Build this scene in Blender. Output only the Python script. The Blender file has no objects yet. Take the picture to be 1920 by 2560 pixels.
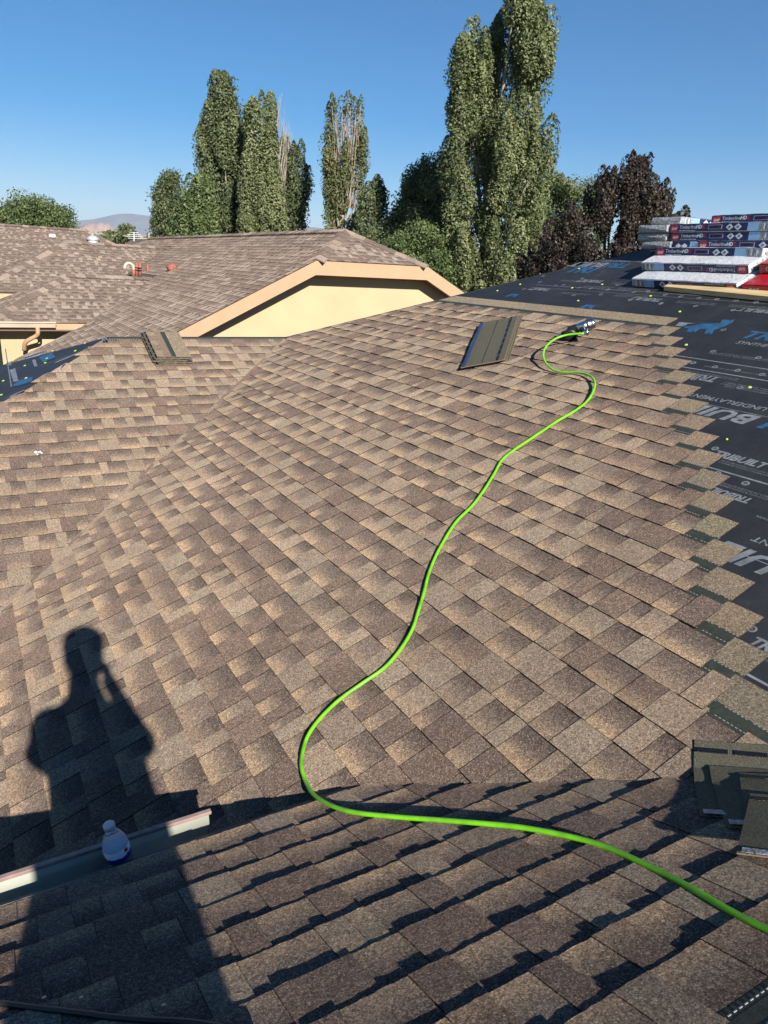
import bpy, math, random
import numpy as np
from mathutils import Vector, Matrix
random.seed(7); rng = np.random.default_rng(7)

# ------------------------------------------------------------------ camera, sky, sun, exposure
scn = bpy.context.scene
F_PX = 1801.2                                    # focal length in photo pixels (1920 x 2560)
RIGHT = np.array([0.8688, -0.4924, 0.0502]); FWD = np.array([0.4807, 0.8167, -0.3193])
FWD /= np.linalg.norm(FWD); RIGHT -= FWD * (RIGHT @ FWD); RIGHT /= np.linalg.norm(RIGHT)
UP = np.cross(RIGHT, FWD)
cd = bpy.data.cameras.new('camera'); cam = bpy.data.objects.new('camera', cd)
scn.collection.objects.link(cam); scn.camera = cam
cd.sensor_fit = 'VERTICAL'; cd.sensor_height = 36.0; cd.sensor_width = 27.0
cd.lens = F_PX / 2560 * 36; cd.clip_start = 0.02; cd.clip_end = 60000
cam.matrix_world = Matrix(((RIGHT[0], UP[0], -FWD[0], 0), (RIGHT[1], UP[1], -FWD[1], 0), (RIGHT[2], UP[2], -FWD[2], 0), (0, 0, 0, 1)))
scn.render.resolution_x = 768; scn.render.resolution_y = 1024
LIGHT = np.array([0.106, 0.874, -0.474]); LIGHT /= np.linalg.norm(LIGHT)
SUN_EL = math.asin(-LIGHT[2]); SUN_AZ = math.atan2(-LIGHT[0], -LIGHT[1])   # azimuth of the sun from +Y toward +X
world = bpy.data.worlds.new('World'); scn.world = world; world.use_nodes = True
wn = world.node_tree.nodes; wl = world.node_tree.links
bg = wn.get('Background'); sky = wn.new('ShaderNodeTexSky'); sky.sky_type = 'NISHITA'; sky.sun_disc = False
sky.sun_elevation = SUN_EL; sky.sun_rotation = SUN_AZ; sky.altitude = 1400; sky.air_density = 1.0; sky.dust_density = 0.15; sky.ozone_density = 3.0
hs = wn.new('ShaderNodeHueSaturation'); hs.inputs['Saturation'].default_value = 1.6; hs.inputs['Value'].default_value = 1.0
wl.new(sky.outputs[0], hs.inputs['Color']); wl.new(hs.outputs[0], bg.inputs[0]); bg.inputs[1].default_value = 0.052
sl = bpy.data.lights.new('sun', 'SUN'); sl.energy = 5.0; sl.angle = math.radians(0.53); sl.color = (1.0, 0.945, 0.865)
sun = bpy.data.objects.new('sun', sl); scn.collection.objects.link(sun)
sun.rotation_euler = Vector(LIGHT).to_track_quat('-Z', 'Y').to_euler(); sun.location = (-5, -20, 20)
scn.view_settings.view_transform = 'Standard'; scn.view_settings.look = 'None'
scn.view_settings.exposure = 1.0; scn.view_settings.gamma = 1.0; scn.view_settings.use_curve_mapping = False

# ------------------------------------------------------------------ helpers
C = scn.collection
ROOT = {}
S225 = math.atan(5 / 12); CS, SN = math.cos(S225), math.sin(S225); T5 = 5 / 12

def ray(x, y):                                   # photo pixel -> direction
    return RIGHT * ((x - 960) / F_PX) - UP * ((y - 1280) / F_PX) + FWD
def on_plane(x, y, n, p0):
    d = ray(x, y); n = np.asarray(n, float); return d * ((n @ np.asarray(p0, float)) / (n @ d))
def proj(P):
    P = np.asarray(P, float); z = P @ FWD
    return 960 + F_PX * (P @ RIGHT) / z, 1280 - F_PX * (P @ UP) / z, z
FWH = np.array([FWD[0], FWD[1], 0]); FWH /= np.linalg.norm(FWH); RTH = np.array([FWH[1], -FWH[0], 0])
def at_dist(x, y, D):                            # point seen at a pixel, D metres away horizontally
    d = ray(x, y); return d * (D / (d @ FWH))

def tag(o, label=None, cat=None, group=None, kind=None):
    if label: o['label'] = label
    if cat: o['category'] = cat
    if group: o['group'] = group
    if kind: o['kind'] = kind
    return o
def empty(name, loc, label, cat, group=None):
    o = bpy.data.objects.new(name, None); C.objects.link(o); o.location = [float(v) for v in loc]; o.empty_display_size = 0.1
    ROOT[o.name] = np.array(loc, float); return tag(o, label, cat, group)
def mesh(name, V, F, mats, parent=None, midx=None, smooth=False, col=None, bnd=None, uvv=None, origin=None):
    V = np.asarray(V, float)
    org = np.zeros(3)
    if parent is not None: org = ROOT[parent.name]
    elif origin is not None: org = np.asarray(origin, float)
    m = bpy.data.meshes.new(name); m.from_pydata((V - org).tolist(), [], [list(f) for f in F])
    for k in (mats if isinstance(mats, (list, tuple)) else [mats]): m.materials.append(k)
    if midx is not None: m.polygons.foreach_set('material_index', np.asarray(midx, np.int32))
    if smooth: m.polygons.foreach_set('use_smooth', [True] * len(m.polygons))
    o = bpy.data.objects.new(name, m); C.objects.link(o)
    if parent is not None: o.parent = parent
    else: o.location = org
    ROOT[o.name] = org
    if col is not None:                          # per-face colours and bands, per-corner v
        n = [len(f) for f in F]
        a = m.color_attributes.new('Col', 'FLOAT_COLOR', 'CORNER'); b = m.color_attributes.new('Band', 'FLOAT_COLOR', 'CORNER')
        c4 = np.repeat(np.c_[np.asarray(col), np.ones(len(col))], n, axis=0)
        a.data.foreach_set('color', c4.astype(np.float32).ravel())
        uv = np.concatenate([np.asarray(u, float) for u in uvv]); bb = np.repeat(np.asarray(bnd, float), n, axis=0)
        b.data.foreach_set('color', np.c_[bb[:, 0], bb[:, 1], uv, np.ones(len(uv))].astype(np.float32).ravel())
    m.update(); return o

class MB:                                        # collects simple solids
    def __init__(s): s.V = []; s.F = []; s.M = []
    def add(s, V, F, mi=0):
        o = len(s.V); s.V += [np.asarray(v, float) for v in V]; s.F += [[i + o for i in f] for f in F]; s.M += [mi] * len(F); return s
    def box(s, c, ax, ay, az, mi=0):             # centre and three half axes
        c, ax, ay, az = [np.asarray(q, float) for q in (c, ax, ay, az)]
        V = [c + i * ax + j * ay + k * az for k in (-1, 1) for i, j in ((-1, -1), (1, -1), (1, 1), (-1, 1))]
        return s.add(V, [[0, 3, 2, 1], [4, 5, 6, 7], [0, 1, 5, 4], [1, 2, 6, 5], [2, 3, 7, 6], [3, 0, 4, 7]], mi)
    def bevbox(s, c, ax, ay, az, b=0.012, mi=0): # box with chamfered edges
        c, ax, ay, az = [np.asarray(q, float) for q in (c, ax, ay, az)]
        L = [np.linalg.norm(q) for q in (ax, ay, az)]; fx, fy, fz = [1 - b / l for l in L]
        V = []; F = []
        def ring(z, sx, sy): return [c + az * z + ax * sx * i + ay * sy * j for i, j in ((-fx, -1), (fx, -1), (1, -fy), (1, fy), (fx, 1), (-fx, 1), (-1, fy), (-1, -fy))]
        V = ring(-1, fx, fy) + ring(-fz, 1, 1) + ring(fz, 1, 1) + ring(1, fx, fy)
        F = [list(range(7, -1, -1)), list(range(24, 32))]
        for r in range(3):
            for i in range(8): F.append([r * 8 + i, r * 8 + (i + 1) % 8, r * 8 + 8 + (i + 1) % 8, r * 8 + 8 + i])
        return s.add(V, F, mi)
    def prism(s, pts, d, mi=0):                  # polygon pushed by vector d
        n = len(pts); pts = [np.asarray(p, float) for p in pts]; d = np.asarray(d, float)
        V = pts + [p + d for p in pts]
        return s.add(V, [list(range(n - 1, -1, -1)), list(range(n, 2 * n))] + [[i, (i + 1) % n, n + (i + 1) % n, n + i] for i in range(n)], mi)
    def tube(s, pts, r, seg=8, mi=0, cap=True):
        pts = [np.asarray(p, float) for p in pts]; rs = r if hasattr(r, '__len__') else [r] * len(pts)
        base = len(s.V); n = len(pts); ref = np.array([0, 0, 1.0]); pu = None
        for i, p in enumerate(pts):
            t = pts[min(i + 1, n - 1)] - pts[max(i - 1, 0)]; t /= (np.linalg.norm(t) + 1e-9)
            u = (ref if pu is None else pu); u = u - t * (u @ t)
            if np.linalg.norm(u) < 1e-3: u = np.array([1.0, 0, 0]) - t * t[0]
            u /= np.linalg.norm(u); pu = u; w = np.cross(t, u)
            for k in range(seg):
                a = 2 * math.pi * k / seg; s.V.append(p + rs[i] * (math.cos(a) * u + math.sin(a) * w))
        for i in range(n - 1):
            for k in range(seg):
                s.F.append([base + i * seg + k, base + i * seg + (k + 1) % seg, base + (i + 1) * seg + (k + 1) % seg, base + (i + 1) * seg + k]); s.M.append(mi)
        if cap:
            s.F.append([base + k for k in range(seg - 1, -1, -1)]); s.M.append(mi)
            s.F.append([base + (n - 1) * seg + k for k in range(seg)]); s.M.append(mi)
        return s
    def lathe(s, base, axis, prof, seg=24, mi=0):   # prof: (radius, height along axis)
        base = np.asarray(base, float); axis = np.asarray(axis, float); axis = axis / np.linalg.norm(axis)
        u = np.cross(axis, [0.3, 0.9, 0.1]); u /= np.linalg.norm(u); w = np.cross(axis, u); b0 = len(s.V)
        for r, h in prof:
            for k in range(seg):
                a = 2 * math.pi * k / seg; s.V.append(base + axis * h + r * (math.cos(a) * u + math.sin(a) * w))
        for i in range(len(prof) - 1):
            for k in range(seg):
                s.F.append([b0 + i * seg + k, b0 + i * seg + (k + 1) % seg, b0 + (i + 1) * seg + (k + 1) % seg, b0 + (i + 1) * seg + k]); s.M.append(mi)
        s.F.append([b0 + k for k in range(seg - 1, -1, -1)]); s.M.append(mi)
        s.F.append([b0 + (len(prof) - 1) * seg + k for k in range(seg)]); s.M.append(mi)
        return s
    def build(s, name, mats, parent=None, smooth=False, origin=None):
        return mesh(name, s.V, s.F, mats, parent, s.M, smooth, origin=origin)

def bevel(o, w=0.003, seg=2):
    b = o.modifiers.new('bevel', 'BEVEL'); b.width = w; b.segments = seg; b.limit_method = 'ANGLE'; return o
def curve_pts(P, n=8):                           # Catmull-Rom
    P = [np.asarray(p, float) for p in P]; P = [2 * P[0] - P[1]] + P + [2 * P[-1] - P[-2]]; out = []
    for i in range(1, len(P) - 2):
        for k in range(n):
            t = k / n; a, b, c, d = P[i - 1:i + 3]
            out.append(0.5 * ((2 * b) + (-a + c) * t + (2 * a - 5 * b + 4 * c - d) * t * t + (-a + 3 * b - 3 * c + d) * t ** 3))
    return out + [P[-2]]
def clip(poly, half):                            # Sutherland-Hodgman; half = list of (a,b,c): a*x+b*y<=c
    for a, b, c in half:
        out = []; n = len(poly)
        for i in range(n):
            p, q = poly[i], poly[(i + 1) % n]; dp = a * p[0] + b * p[1] - c; dq = a * q[0] + b * q[1] - c
            if dp <= 0: out.append(p)
            if (dp < 0 < dq) or (dq < 0 < dp):
                t = dp / (dp - dq); out.append(tuple(p[k] + t * (q[k] - p[k]) for k in range(len(p))))
        poly = out
        if len(poly) < 3: return []
    return poly

# ------------------------------------------------------------------ materials
KA = 0.8                                         # common albedo factor
def new_mat(name):
    m = bpy.data.materials.new(name); m.use_nodes = True; nt = m.node_tree; nt.nodes.clear()
    out = nt.nodes.new('ShaderNodeOutputMaterial'); p = nt.nodes.new('ShaderNodeBsdfPrincipled'); nt.links.new(p.outputs[0], out.inputs[0])
    return m, nt, p
def N(nt, t, **kw):
    n = nt.nodes.new(t)
    for k, v in kw.items():
        if k.startswith('i_'): n.inputs[int(k[2:]) if k[2:].isdigit() else k[2:]].default_value = v
        else: setattr(n, k, v)
    return n
def ramp(nt, src, stops):
    r = nt.nodes.new('ShaderNodeValToRGB'); e = r.color_ramp.elements
    while len(e) < len(stops): e.new(0.5)
    for k, (p, c) in enumerate(stops): e[k].position = p; e[k].color = (*c, 1) if len(c) == 3 else c
    nt.links.new(src, r.inputs[0]); return r.outputs[0]
def mth(nt, op, a, b=None):
    n = nt.nodes.new('ShaderNodeMath'); n.operation = op
    for k, v in enumerate((a, b)):
        if v is None: continue
        if hasattr(v, 'default_value'): nt.links.new(v, n.inputs[k])
        else: n.inputs[k].default_value = v
    return n.outputs[0]
def mix(nt, fac, a, b, mode='MIX'):
    n = nt.nodes.new('ShaderNodeMix'); n.data_type = 'RGBA'; n.blend_type = mode
    for k, v in ((0, fac), (6, a), (7, b)):
        if hasattr(v, 'default_value'): nt.links.new(v, n.inputs[k])
        else: n.inputs[k].default_value = v if k == 0 else (*v, 1) if len(v) == 3 else v
    return n.outputs[2]
def setp(p, rough=0.8, spec=0.3, metal=0.0, dr=None, col=None):
    p.inputs['Roughness'].default_value = rough; p.inputs['Specular IOR Level'].default_value = spec; p.inputs['Metallic'].default_value = metal
    if dr is not None and 'Diffuse Roughness' in p.inputs: p.inputs['Diffuse Roughness'].default_value = dr
    if col is not None: p.inputs['Base Color'].default_value = (*col, 1)
def plain(name, col, rough=0.6, spec=0.3, metal=0.0, var=0.12, scale=14.0, bump=0.0, bscale=60.0, grime=None):
    m, nt, p = new_mat(name); setp(p, rough, spec, metal)
    g = N(nt, 'ShaderNodeNewGeometry'); n = N(nt, 'ShaderNodeTexNoise'); n.inputs['Scale'].default_value = scale; n.inputs['Detail'].default_value = 5
    nt.links.new(g.outputs['Position'], n.inputs['Vector'])
    if metal < 0.5: col = tuple(c * KA for c in col); grime = tuple(c * KA for c in grime) if grime else None
    lo = tuple(max(0, c * (1 - var)) for c in col); hi = tuple(min(1, c * (1 + var)) for c in col)
    c = ramp(nt, n.outputs[0], [(0.3, lo), (0.7, hi)])
    if grime:
        n2 = N(nt, 'ShaderNodeTexNoise'); n2.inputs['Scale'].default_value = scale * 0.35; n2.inputs['Detail'].default_value = 8; nt.links.new(g.outputs['Position'], n2.inputs['Vector'])
        c = mix(nt, ramp(nt, n2.outputs[0], [(0.52, (0, 0, 0)), (0.7, (0.6, 0.6, 0.6))]), c, grime)
    nt.links.new(c, p.inputs['Base Color'])
    if bump:
        b = N(nt, 'ShaderNodeBump'); b.inputs['Strength'].default_value = bump; b.inputs['Distance'].default_value = 0.01
        n3 = N(nt, 'ShaderNodeTexNoise'); n3.inputs['Scale'].default_value = bscale; n3.inputs['Detail'].default_value = 4; nt.links.new(g.outputs['Position'], n3.inputs['Vector'])
        nt.links.new(n3.outputs[0], b.inputs['Height']); nt.links.new(b.outputs[0], p.inputs['Normal'])
    return m

def shingle_mat(name, dark, tan, scale=330.0, lo=0.42, hi=1.75, bstr=0.7, bdist=0.0018):
    m, nt, p = new_mat(name); setp(p, 0.95, 0.12, 0, 1.0)
    g = N(nt, 'ShaderNodeNewGeometry'); col = N(nt, 'ShaderNodeVertexColor', layer_name='Col'); bd = N(nt, 'ShaderNodeVertexColor', layer_name='Band')
    sp = N(nt, 'ShaderNodeSeparateColor'); nt.links.new(bd.outputs[0], sp.inputs[0])
    nz = N(nt, 'ShaderNodeTexNoise'); nz.inputs['Scale'].default_value = 60; nz.inputs['Detail'].default_value = 4; nt.links.new(g.outputs['Position'], nz.inputs['Vector'])
    vo = N(nt, 'ShaderNodeTexVoronoi'); vo.inputs['Scale'].default_value = scale; nt.links.new(g.outputs['Position'], vo.inputs['Vector'])
    vs = N(nt, 'ShaderNodeSeparateColor'); nt.links.new(vo.outputs['Color'], vs.inputs[0])
    # dither the printed colour bands granule by granule
    t = mth(nt, 'ADD', sp.outputs[2], mth(nt, 'MULTIPLY', mth(nt, 'SUBTRACT', vs.outputs[1], 0.5), 0.42)); t = mth(nt, 'ADD', t, mth(nt, 'MULTIPLY', mth(nt, 'SUBTRACT', nz.outputs[0], 0.5), 0.35))
    dk = ramp(nt, t, [(0.40, (0, 0, 0)), (0.82, (1, 1, 1))]); tn = ramp(nt, t, [(0.14, (1, 1, 1)), (0.46, (0, 0, 0))])
    c = mix(nt, mth(nt, 'MULTIPLY', dk, sp.outputs[0]), col.outputs[0], dark)
    c = mix(nt, mth(nt, 'MULTIPLY', tn, sp.outputs[1]), c, tan)
    # granules: light, dark, reddish and olive stones
    k = ramp(nt, vs.outputs[0], [(0.0, (lo,) * 3), (0.35, (0.85,) * 3), (0.75, (1.08,) * 3), (1.0, (hi,) * 3)])
    c = mix(nt, 1.0, c, k, 'MULTIPLY')
    c = mix(nt, mth(nt, 'MULTIPLY', mth(nt, 'GREATER_THAN', vs.outputs[2], 0.80), 0.35), c, (0.10, 0.075, 0.06))
    c = mix(nt, mth(nt, 'MULTIPLY', mth(nt, 'GREATER_THAN', vs.outputs[1], 0.90), 0.40), c, (0.50, 0.40, 0.29))
    v2 = N(nt, 'ShaderNodeTexVoronoi'); v2.inputs['Scale'].default_value = scale * 0.42; nt.links.new(g.outputs['Position'], v2.inputs['Vector']); s2 = N(nt, 'ShaderNodeSeparateColor'); nt.links.new(v2.outputs['Color'], s2.inputs[0])
    c = mix(nt, 1.0, c, ramp(nt, s2.outputs[0], [(0.0, (0.80,) * 3), (0.5, (1.0,) * 3), (1.0, (1.22,) * 3)]), 'MULTIPLY')
    n2 = N(nt, 'ShaderNodeTexNoise'); n2.inputs['Scale'].default_value = 1.7; n2.inputs['Detail'].default_value = 5; nt.links.new(g.outputs['Position'], n2.inputs['Vector'])
    c = mix(nt, 1.0, c, ramp(nt, n2.outputs[0], [(0.3, (0.88, 0.87, 0.87)), (0.7, (1.10, 1.09, 1.07))]), 'MULTIPLY')
    c = mix(nt, 1.0, c, (KA, KA, KA), 'MULTIPLY')
    nt.links.new(c, p.inputs['Base Color'])
    b = N(nt, 'ShaderNodeBump'); b.inputs['Strength'].default_value = bstr; b.inputs['Distance'].default_value = bdist
    nt.links.new(vs.outputs[2], b.inputs['Height']); nt.links.new(b.outputs[0], p.inputs['Normal'])
    return m

M = {}
M['new'] = shingle_mat('architectural_shingle', (0.082, 0.062, 0.053), (0.42, 0.295, 0.182))
M['old'] = shingle_mat('weathered_shingle', (0.10, 0.08, 0.07), (0.3, 0.24, 0.19), scale=200, lo=0.8, hi=1.25, bstr=0.5)
M['strip'] = plain('nail_strip_asphalt', (0.045, 0.05, 0.036), 0.55, 0.4, var=0.3, scale=70, bump=0.3, bscale=500)
M['dash'] = plain('white_nail_thread', (0.42, 0.42, 0.39), 0.6, var=0.2, scale=200)
M['backing'] = plain('shingle_underside', (0.135, 0.126, 0.088), 0.9, 0.15, var=0.6, scale=330, bump=0.6, bscale=420, grime=(0.20, 0.19, 0.145))
M['tar'] = plain('sealant_strip', (0.008, 0.008, 0.008), 0.22, 0.6, bump=0.6, bscale=300)
M['tape'] = plain('release_tape', (0.035, 0.055, 0.16), 0.35, 0.5, var=0.7, scale=130)
M['silver'] = plain('crinkled_film', (0.36, 0.37, 0.38), 0.35, 0.5, var=0.5, scale=60, bump=0.8, bscale=90)
def under_mat():
    m, nt, p = new_mat('black_underlayment'); setp(p, 0.55, 0.35)
    g = N(nt, 'ShaderNodeNewGeometry')
    n = N(nt, 'ShaderNodeTexNoise'); n.inputs['Scale'].default_value = 3.0; n.inputs['Detail'].default_value = 9; n.inputs['Roughness'].default_value = 0.65; nt.links.new(g.outputs['Position'], n.inputs['Vector'])
    n4 = N(nt, 'ShaderNodeTexNoise'); n4.inputs['Scale'].default_value = 260; nt.links.new(g.outputs['Position'], n4.inputs['Vector'])
    c = ramp(nt, n.outputs[0], [(0.35, (0.017, 0.018, 0.021)), (0.60, (0.026, 0.026, 0.028)), (0.78, (0.062, 0.058, 0.052))])
    c = mix(nt, mth(nt, 'MULTIPLY', mth(nt, 'GREATER_THAN', n4.outputs[0], 0.69), 0.5), c, (0.16, 0.14, 0.12))
    nt.links.new(c, p.inputs['Base Color'])
    w = N(nt, 'ShaderNodeTexNoise'); w.inputs['Scale'].default_value = 5; w.inputs['Detail'].default_value = 7; nt.links.new(g.outputs['Position'], w.inputs['Vector'])
    b = N(nt, 'ShaderNodeBump'); b.inputs['Strength'].default_value = 0.5; b.inputs['Distance'].default_value = 0.03; nt.links.new(w.outputs[0], b.inputs['Height']); nt.links.new(b.outputs[0], p.inputs['Normal'])
    return m
M['under'] = under_mat()
M['print_grey'] = plain('grey_print', (0.22, 0.23, 0.25), 0.5, var=0.25, scale=25, grime=(0.10, 0.10, 0.11))
M['print_blue'] = plain('blue_print', (0.032, 0.115, 0.235), 0.5, var=0.25, scale=25, grime=(0.03, 0.08, 0.16))
M['lime'] = plain('lime_cap', (0.55, 0.75, 0.08), 0.4, 0.4)
M['hose'] = plain('green_hose', (0.20, 0.62, 0.012), 0.38, 0.45, var=0.16, scale=26, grime=(0.10, 0.30, 0.015))
M['gutter_in'] = plain('cream_gutter_inside', (0.52, 0.53, 0.44), 0.35, 0.4, var=0.08, scale=6)
M['gutter_lip'] = plain('dusty_pink_gutter', (0.36, 0.25, 0.22), 0.45, 0.4, var=0.2, scale=30, grime=(0.2, 0.13, 0.11))
M['stucco'] = plain('cream_stucco', (0.60, 0.455, 0.275), 0.95, 0.1, var=0.06, scale=1.6, bump=0.25, bscale=90)
M['fascia'] = plain('peach_fascia', (0.55, 0.345, 0.205), 0.6, 0.3, var=0.07, scale=2.5, grime=(0.42, 0.27, 0.17))
M['trim_pale'] = plain('pale_gutter', (0.62, 0.50, 0.38), 0.45, 0.4, var=0.08, scale=3)
M['soffit'] = plain('brown_soffit', (0.22, 0.16, 0.12), 0.8)
M['dark'] = plain('near_black', (0.012, 0.012, 0.014), 0.6)
M['redpipe'] = plain('red_brown_vent', (0.36, 0.13, 0.09), 0.55, 0.35, var=0.2, scale=18)
M['creampipe'] = plain('cream_pipe', (0.62, 0.55, 0.42), 0.45)
M['metal'] = plain('galvanised_vent', (0.66, 0.66, 0.67), 0.5, 0.5, metal=0.55, var=0.1)
M['chrome'] = plain('worn_chrome', (0.66, 0.66, 0.65), 0.22, 0.5, metal=1.0, var=0.15, scale=60)
M['blackplastic'] = plain('black_plastic', (0.016, 0.016, 0.017), 0.42, 0.45)
M['white'] = plain('white_plastic', (0.72, 0.73, 0.74), 0.4, 0.4, var=0.05)
M['film'] = plain('white_wrap', (0.74, 0.75, 0.76), 0.30, 0.55, var=0.10, scale=20, bump=0.9, bscale=38, grime=(0.55, 0.56, 0.58))
M['filmgrey'] = plain('clear_grey_wrap', (0.34, 0.36, 0.38), 0.22, 0.6, var=0.45, scale=40, bump=1.0, bscale=45)
M['navy'] = plain('navy_print', (0.012, 0.020, 0.095), 0.32, 0.5, var=0.2, scale=20, bump=0.35, bscale=40)
M['red'] = plain('red_print', (0.50, 0.012, 0.025), 0.32, 0.5, var=0.12, scale=20, bump=0.3, bscale=40)
M['skyblue'] = plain('light_blue_print', (0.28, 0.48, 0.72), 0.35, 0.5)
M['ink'] = plain('white_ink', (0.74, 0.75, 0.77), 0.4)
M['pinkink'] = plain('pink_ink', (0.75, 0.46, 0.46), 0.4)
M['greyink'] = plain('grey_ink', (0.20, 0.21, 0.24), 0.4)
def wood_mat():
    m, nt, p = new_mat('fresh_lumber'); setp(p, 0.75, 0.2); g = N(nt, 'ShaderNodeNewGeometry'); mp = N(nt, 'ShaderNodeMapping'); mp.inputs['Scale'].default_value = (60, 3, 60); nt.links.new(g.outputs['Position'], mp.inputs[0])
    n = N(nt, 'ShaderNodeTexNoise'); n.inputs['Scale'].default_value = 1.2; n.inputs['Detail'].default_value = 6; nt.links.new(mp.outputs[0], n.inputs[0])
    nt.links.new(ramp(nt, n.outputs[0], [(0.3, (0.44, 0.30, 0.14)), (0.55, (0.62, 0.46, 0.25)), (0.75, (0.68, 0.53, 0.31))]), p.inputs['Base Color']); return m
M['wood'] = wood_mat()
def leaf_mat(name, a, b, c_, trans=0.25):
    m = bpy.data.materials.new(name); m.use_nodes = True; nt = m.node_tree; nt.nodes.clear(); out = nt.nodes.new('ShaderNodeOutputMaterial')
    vc = N(nt, 'ShaderNodeVertexColor', layer_name='Leaf'); s = N(nt, 'ShaderNodeSeparateColor'); nt.links.new(vc.outputs[0], s.inputs[0])
    col = ramp(nt, s.outputs[0], [(0.0, a), (0.6, b), (1.0, c_)]); col = mix(nt, 1.0, col, (0.88, 0.88, 0.88), 'MULTIPLY')
    d = N(nt, 'ShaderNodeBsdfPrincipled'); d.inputs['Roughness'].default_value = 0.5; d.inputs['Specular IOR Level'].default_value = 0.3; nt.links.new(col, d.inputs['Base Color'])
    t = N(nt, 'ShaderNodeBsdfTranslucent'); nt.links.new(mix(nt, 1.0, col, (1.0, 1.15, 0.55), 'MULTIPLY'), t.inputs[0])
    mx = N(nt, 'ShaderNodeMixShader'); mx.inputs[0].default_value = trans
    nt.links.new(d.outputs[0], mx.inputs[1]); nt.links.new(t.outputs[0], mx.inputs[2]); nt.links.new(mx.outputs[0], out.inputs[0]); return m
M['poplar'] = leaf_mat('poplar_leaf', (0.075, 0.098, 0.038), (0.165, 0.192, 0.080), (0.33, 0.345, 0.18))
M['poplar_dark'] = leaf_mat('dark_poplar_leaf', (0.052, 0.072, 0.03), (0.115, 0.142, 0.06), (0.25, 0.275, 0.145))
M['olive'] = leaf_mat('olive_leaf', (0.08, 0.095, 0.032), (0.15, 0.165, 0.058), (0.24, 0.235, 0.10))
M['green'] = leaf_mat('green_leaf', (0.052, 0.084, 0.027), (0.115, 0.158, 0.055), (0.22, 0.25, 0.105))
M['willow'] = leaf_mat('willow_leaf', (0.06, 0.088, 0.032), (0.125, 0.160, 0.062), (0.24, 0.26, 0.12))
M['purple'] = leaf_mat('purple_leaf', (0.016, 0.011, 0.011), (0.042, 0.029, 0.023), (0.095, 0.075, 0.043), 0.12)
M['bark'] = plain('pale_bark', (0.36, 0.32, 0.24), 0.9, 0.1, var=0.3, scale=9, bump=0.5, bscale=20)
M['twig'] = plain('bare_twig', (0.42, 0.36, 0.29), 0.9, 0.1, var=0.25, scale=5)
M['barkdark'] = plain('dark_bark', (0.09, 0.075, 0.06), 0.95, 0.1, var=0.3, scale=9)

# ------------------------------------------------------------------ setting: ground, hills
GZ = -4.9
gm = plain('dry_grass_ground', (0.16, 0.15, 0.075), 1.0, 0.05, var=0.4, scale=0.35, bump=0.3, bscale=8)
tag(mesh('ground', [(-23000, -23000, GZ), (23000, -23000, GZ), (23000, 23000, GZ), (-23000, 23000, GZ)], [[0, 1, 2, 3]], gm), kind='structure')
def hill(name, prof, D, depth, mat, seed, zb=-60):
    # prof: photo pixels of the skyline; a ridge with gullied slopes on both sides, D metres away
    r = random.Random(seed); xs = np.linspace(prof[0][0], prof[-1][0], 90); ys = np.interp(xs, [p[0] for p in prof], [p[1] for p in prof])
    rows = 10; V = []; F = []
    for j in range(-rows, rows + 1):
        for i, (x, y) in enumerate(zip(xs, ys)):
            P = at_dist(x, y, D); t = abs(j) / rows
            g = 0.5 + 0.5 * math.sin(i * 0.9 + 1.3 * math.sin(i * 0.37 + seed)) + r.uniform(-0.25, 0.25)
            h = P[2] * (1 - t ** 0.8) * (1 - 0.22 * g * math.sin(math.pi * t)) + zb * t
            V.append(P + FWH * (depth * j / rows) + np.array([0, 0, h - P[2]]))
    n = len(xs)
    for j in range(2 * rows):
        for i in range(n - 1): a = j * n + i; F.append([a, a + 1, a + n + 1, a + n])
    return tag(mesh(name, V, F, mat, smooth=True), kind='structure')
mesa_m = plain('mesa_scrub', (0.11, 0.105, 0.10), 1.0, 0.05, var=0.35, scale=0.004)
cliff_m = plain('pink_cliff', (0.46, 0.30, 0.23), 1.0, 0.05, var=0.22, scale=0.012)
hill('mesa_hill', [(-700, 566), (-300, 556), (0, 560), (190, 552), (235, 548), (270, 540), (300, 534), (330, 534), (360, 539), (390, 540), (470, 546), (700, 560), (1000, 590)], 14000, 2500, mesa_m, 3)
hill('cliff_hill', [(-400, 520), (-150, 526), (-60, 524), (0, 529), (16, 536), (30, 558), (60, 585)], 5200, 500, cliff_m, 5)
hill('low_cliff_hill', [(130, 590), (190, 570), (212, 561), (230, 557), (268, 557), (276, 563), (290, 577), (330, 584), (420, 588), (520, 600)], 6000, 500, cliff_m, 8)

# ------------------------------------------------------------------ roof geometry of the house being re-roofed
# planes (camera is the origin): B z = T5*x - 2.0974 ; C z = -T5*y - 0.9418 ; A z = T5*y - 4.01
class Slope:
    def __init__(s, u, w, p0):
        s.u = np.array(u, float); s.w = np.array(w, float); s.n = np.cross(s.u, s.w); s.n /= np.linalg.norm(s.n)
        if s.n[2] < 0: s.n = -s.n
        s.off = s.n * (s.n @ np.asarray(p0, float))          # foot of the perpendicular from the camera
    def P(s, u, v, h=0.0): return s.off + s.u * u + s.w * v + s.n * h
    def px(s, x, y, h=0.0):                                  # pixel -> (u, v) on the slope raised by h
        p = on_plane(x, y, s.n, s.off + s.n * h); return p @ s.u, p @ s.w
    def hp(s, a, b, c):                                      # half plane a*X+b*Y<=c of the plan turned into (u, v)
        return (a * s.u[0] + b * s.u[1], a * s.w[0] + b * s.w[1], c - a * s.off[0] - b * s.off[1])
SB = Slope((0, -1, 0), (CS, 0, SN), (0, 0, -2.0974))
SC = Slope((-1, 0, 0), (0, -CS, SN), (0, 0, -0.9418))
SA = Slope((1, 0, 0), (0, CS, SN), (0, 0, -4.01))
SE = Slope((0, -1, 0), (CS, 0, SN), (1.283, 7.78, -0.768))
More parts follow.
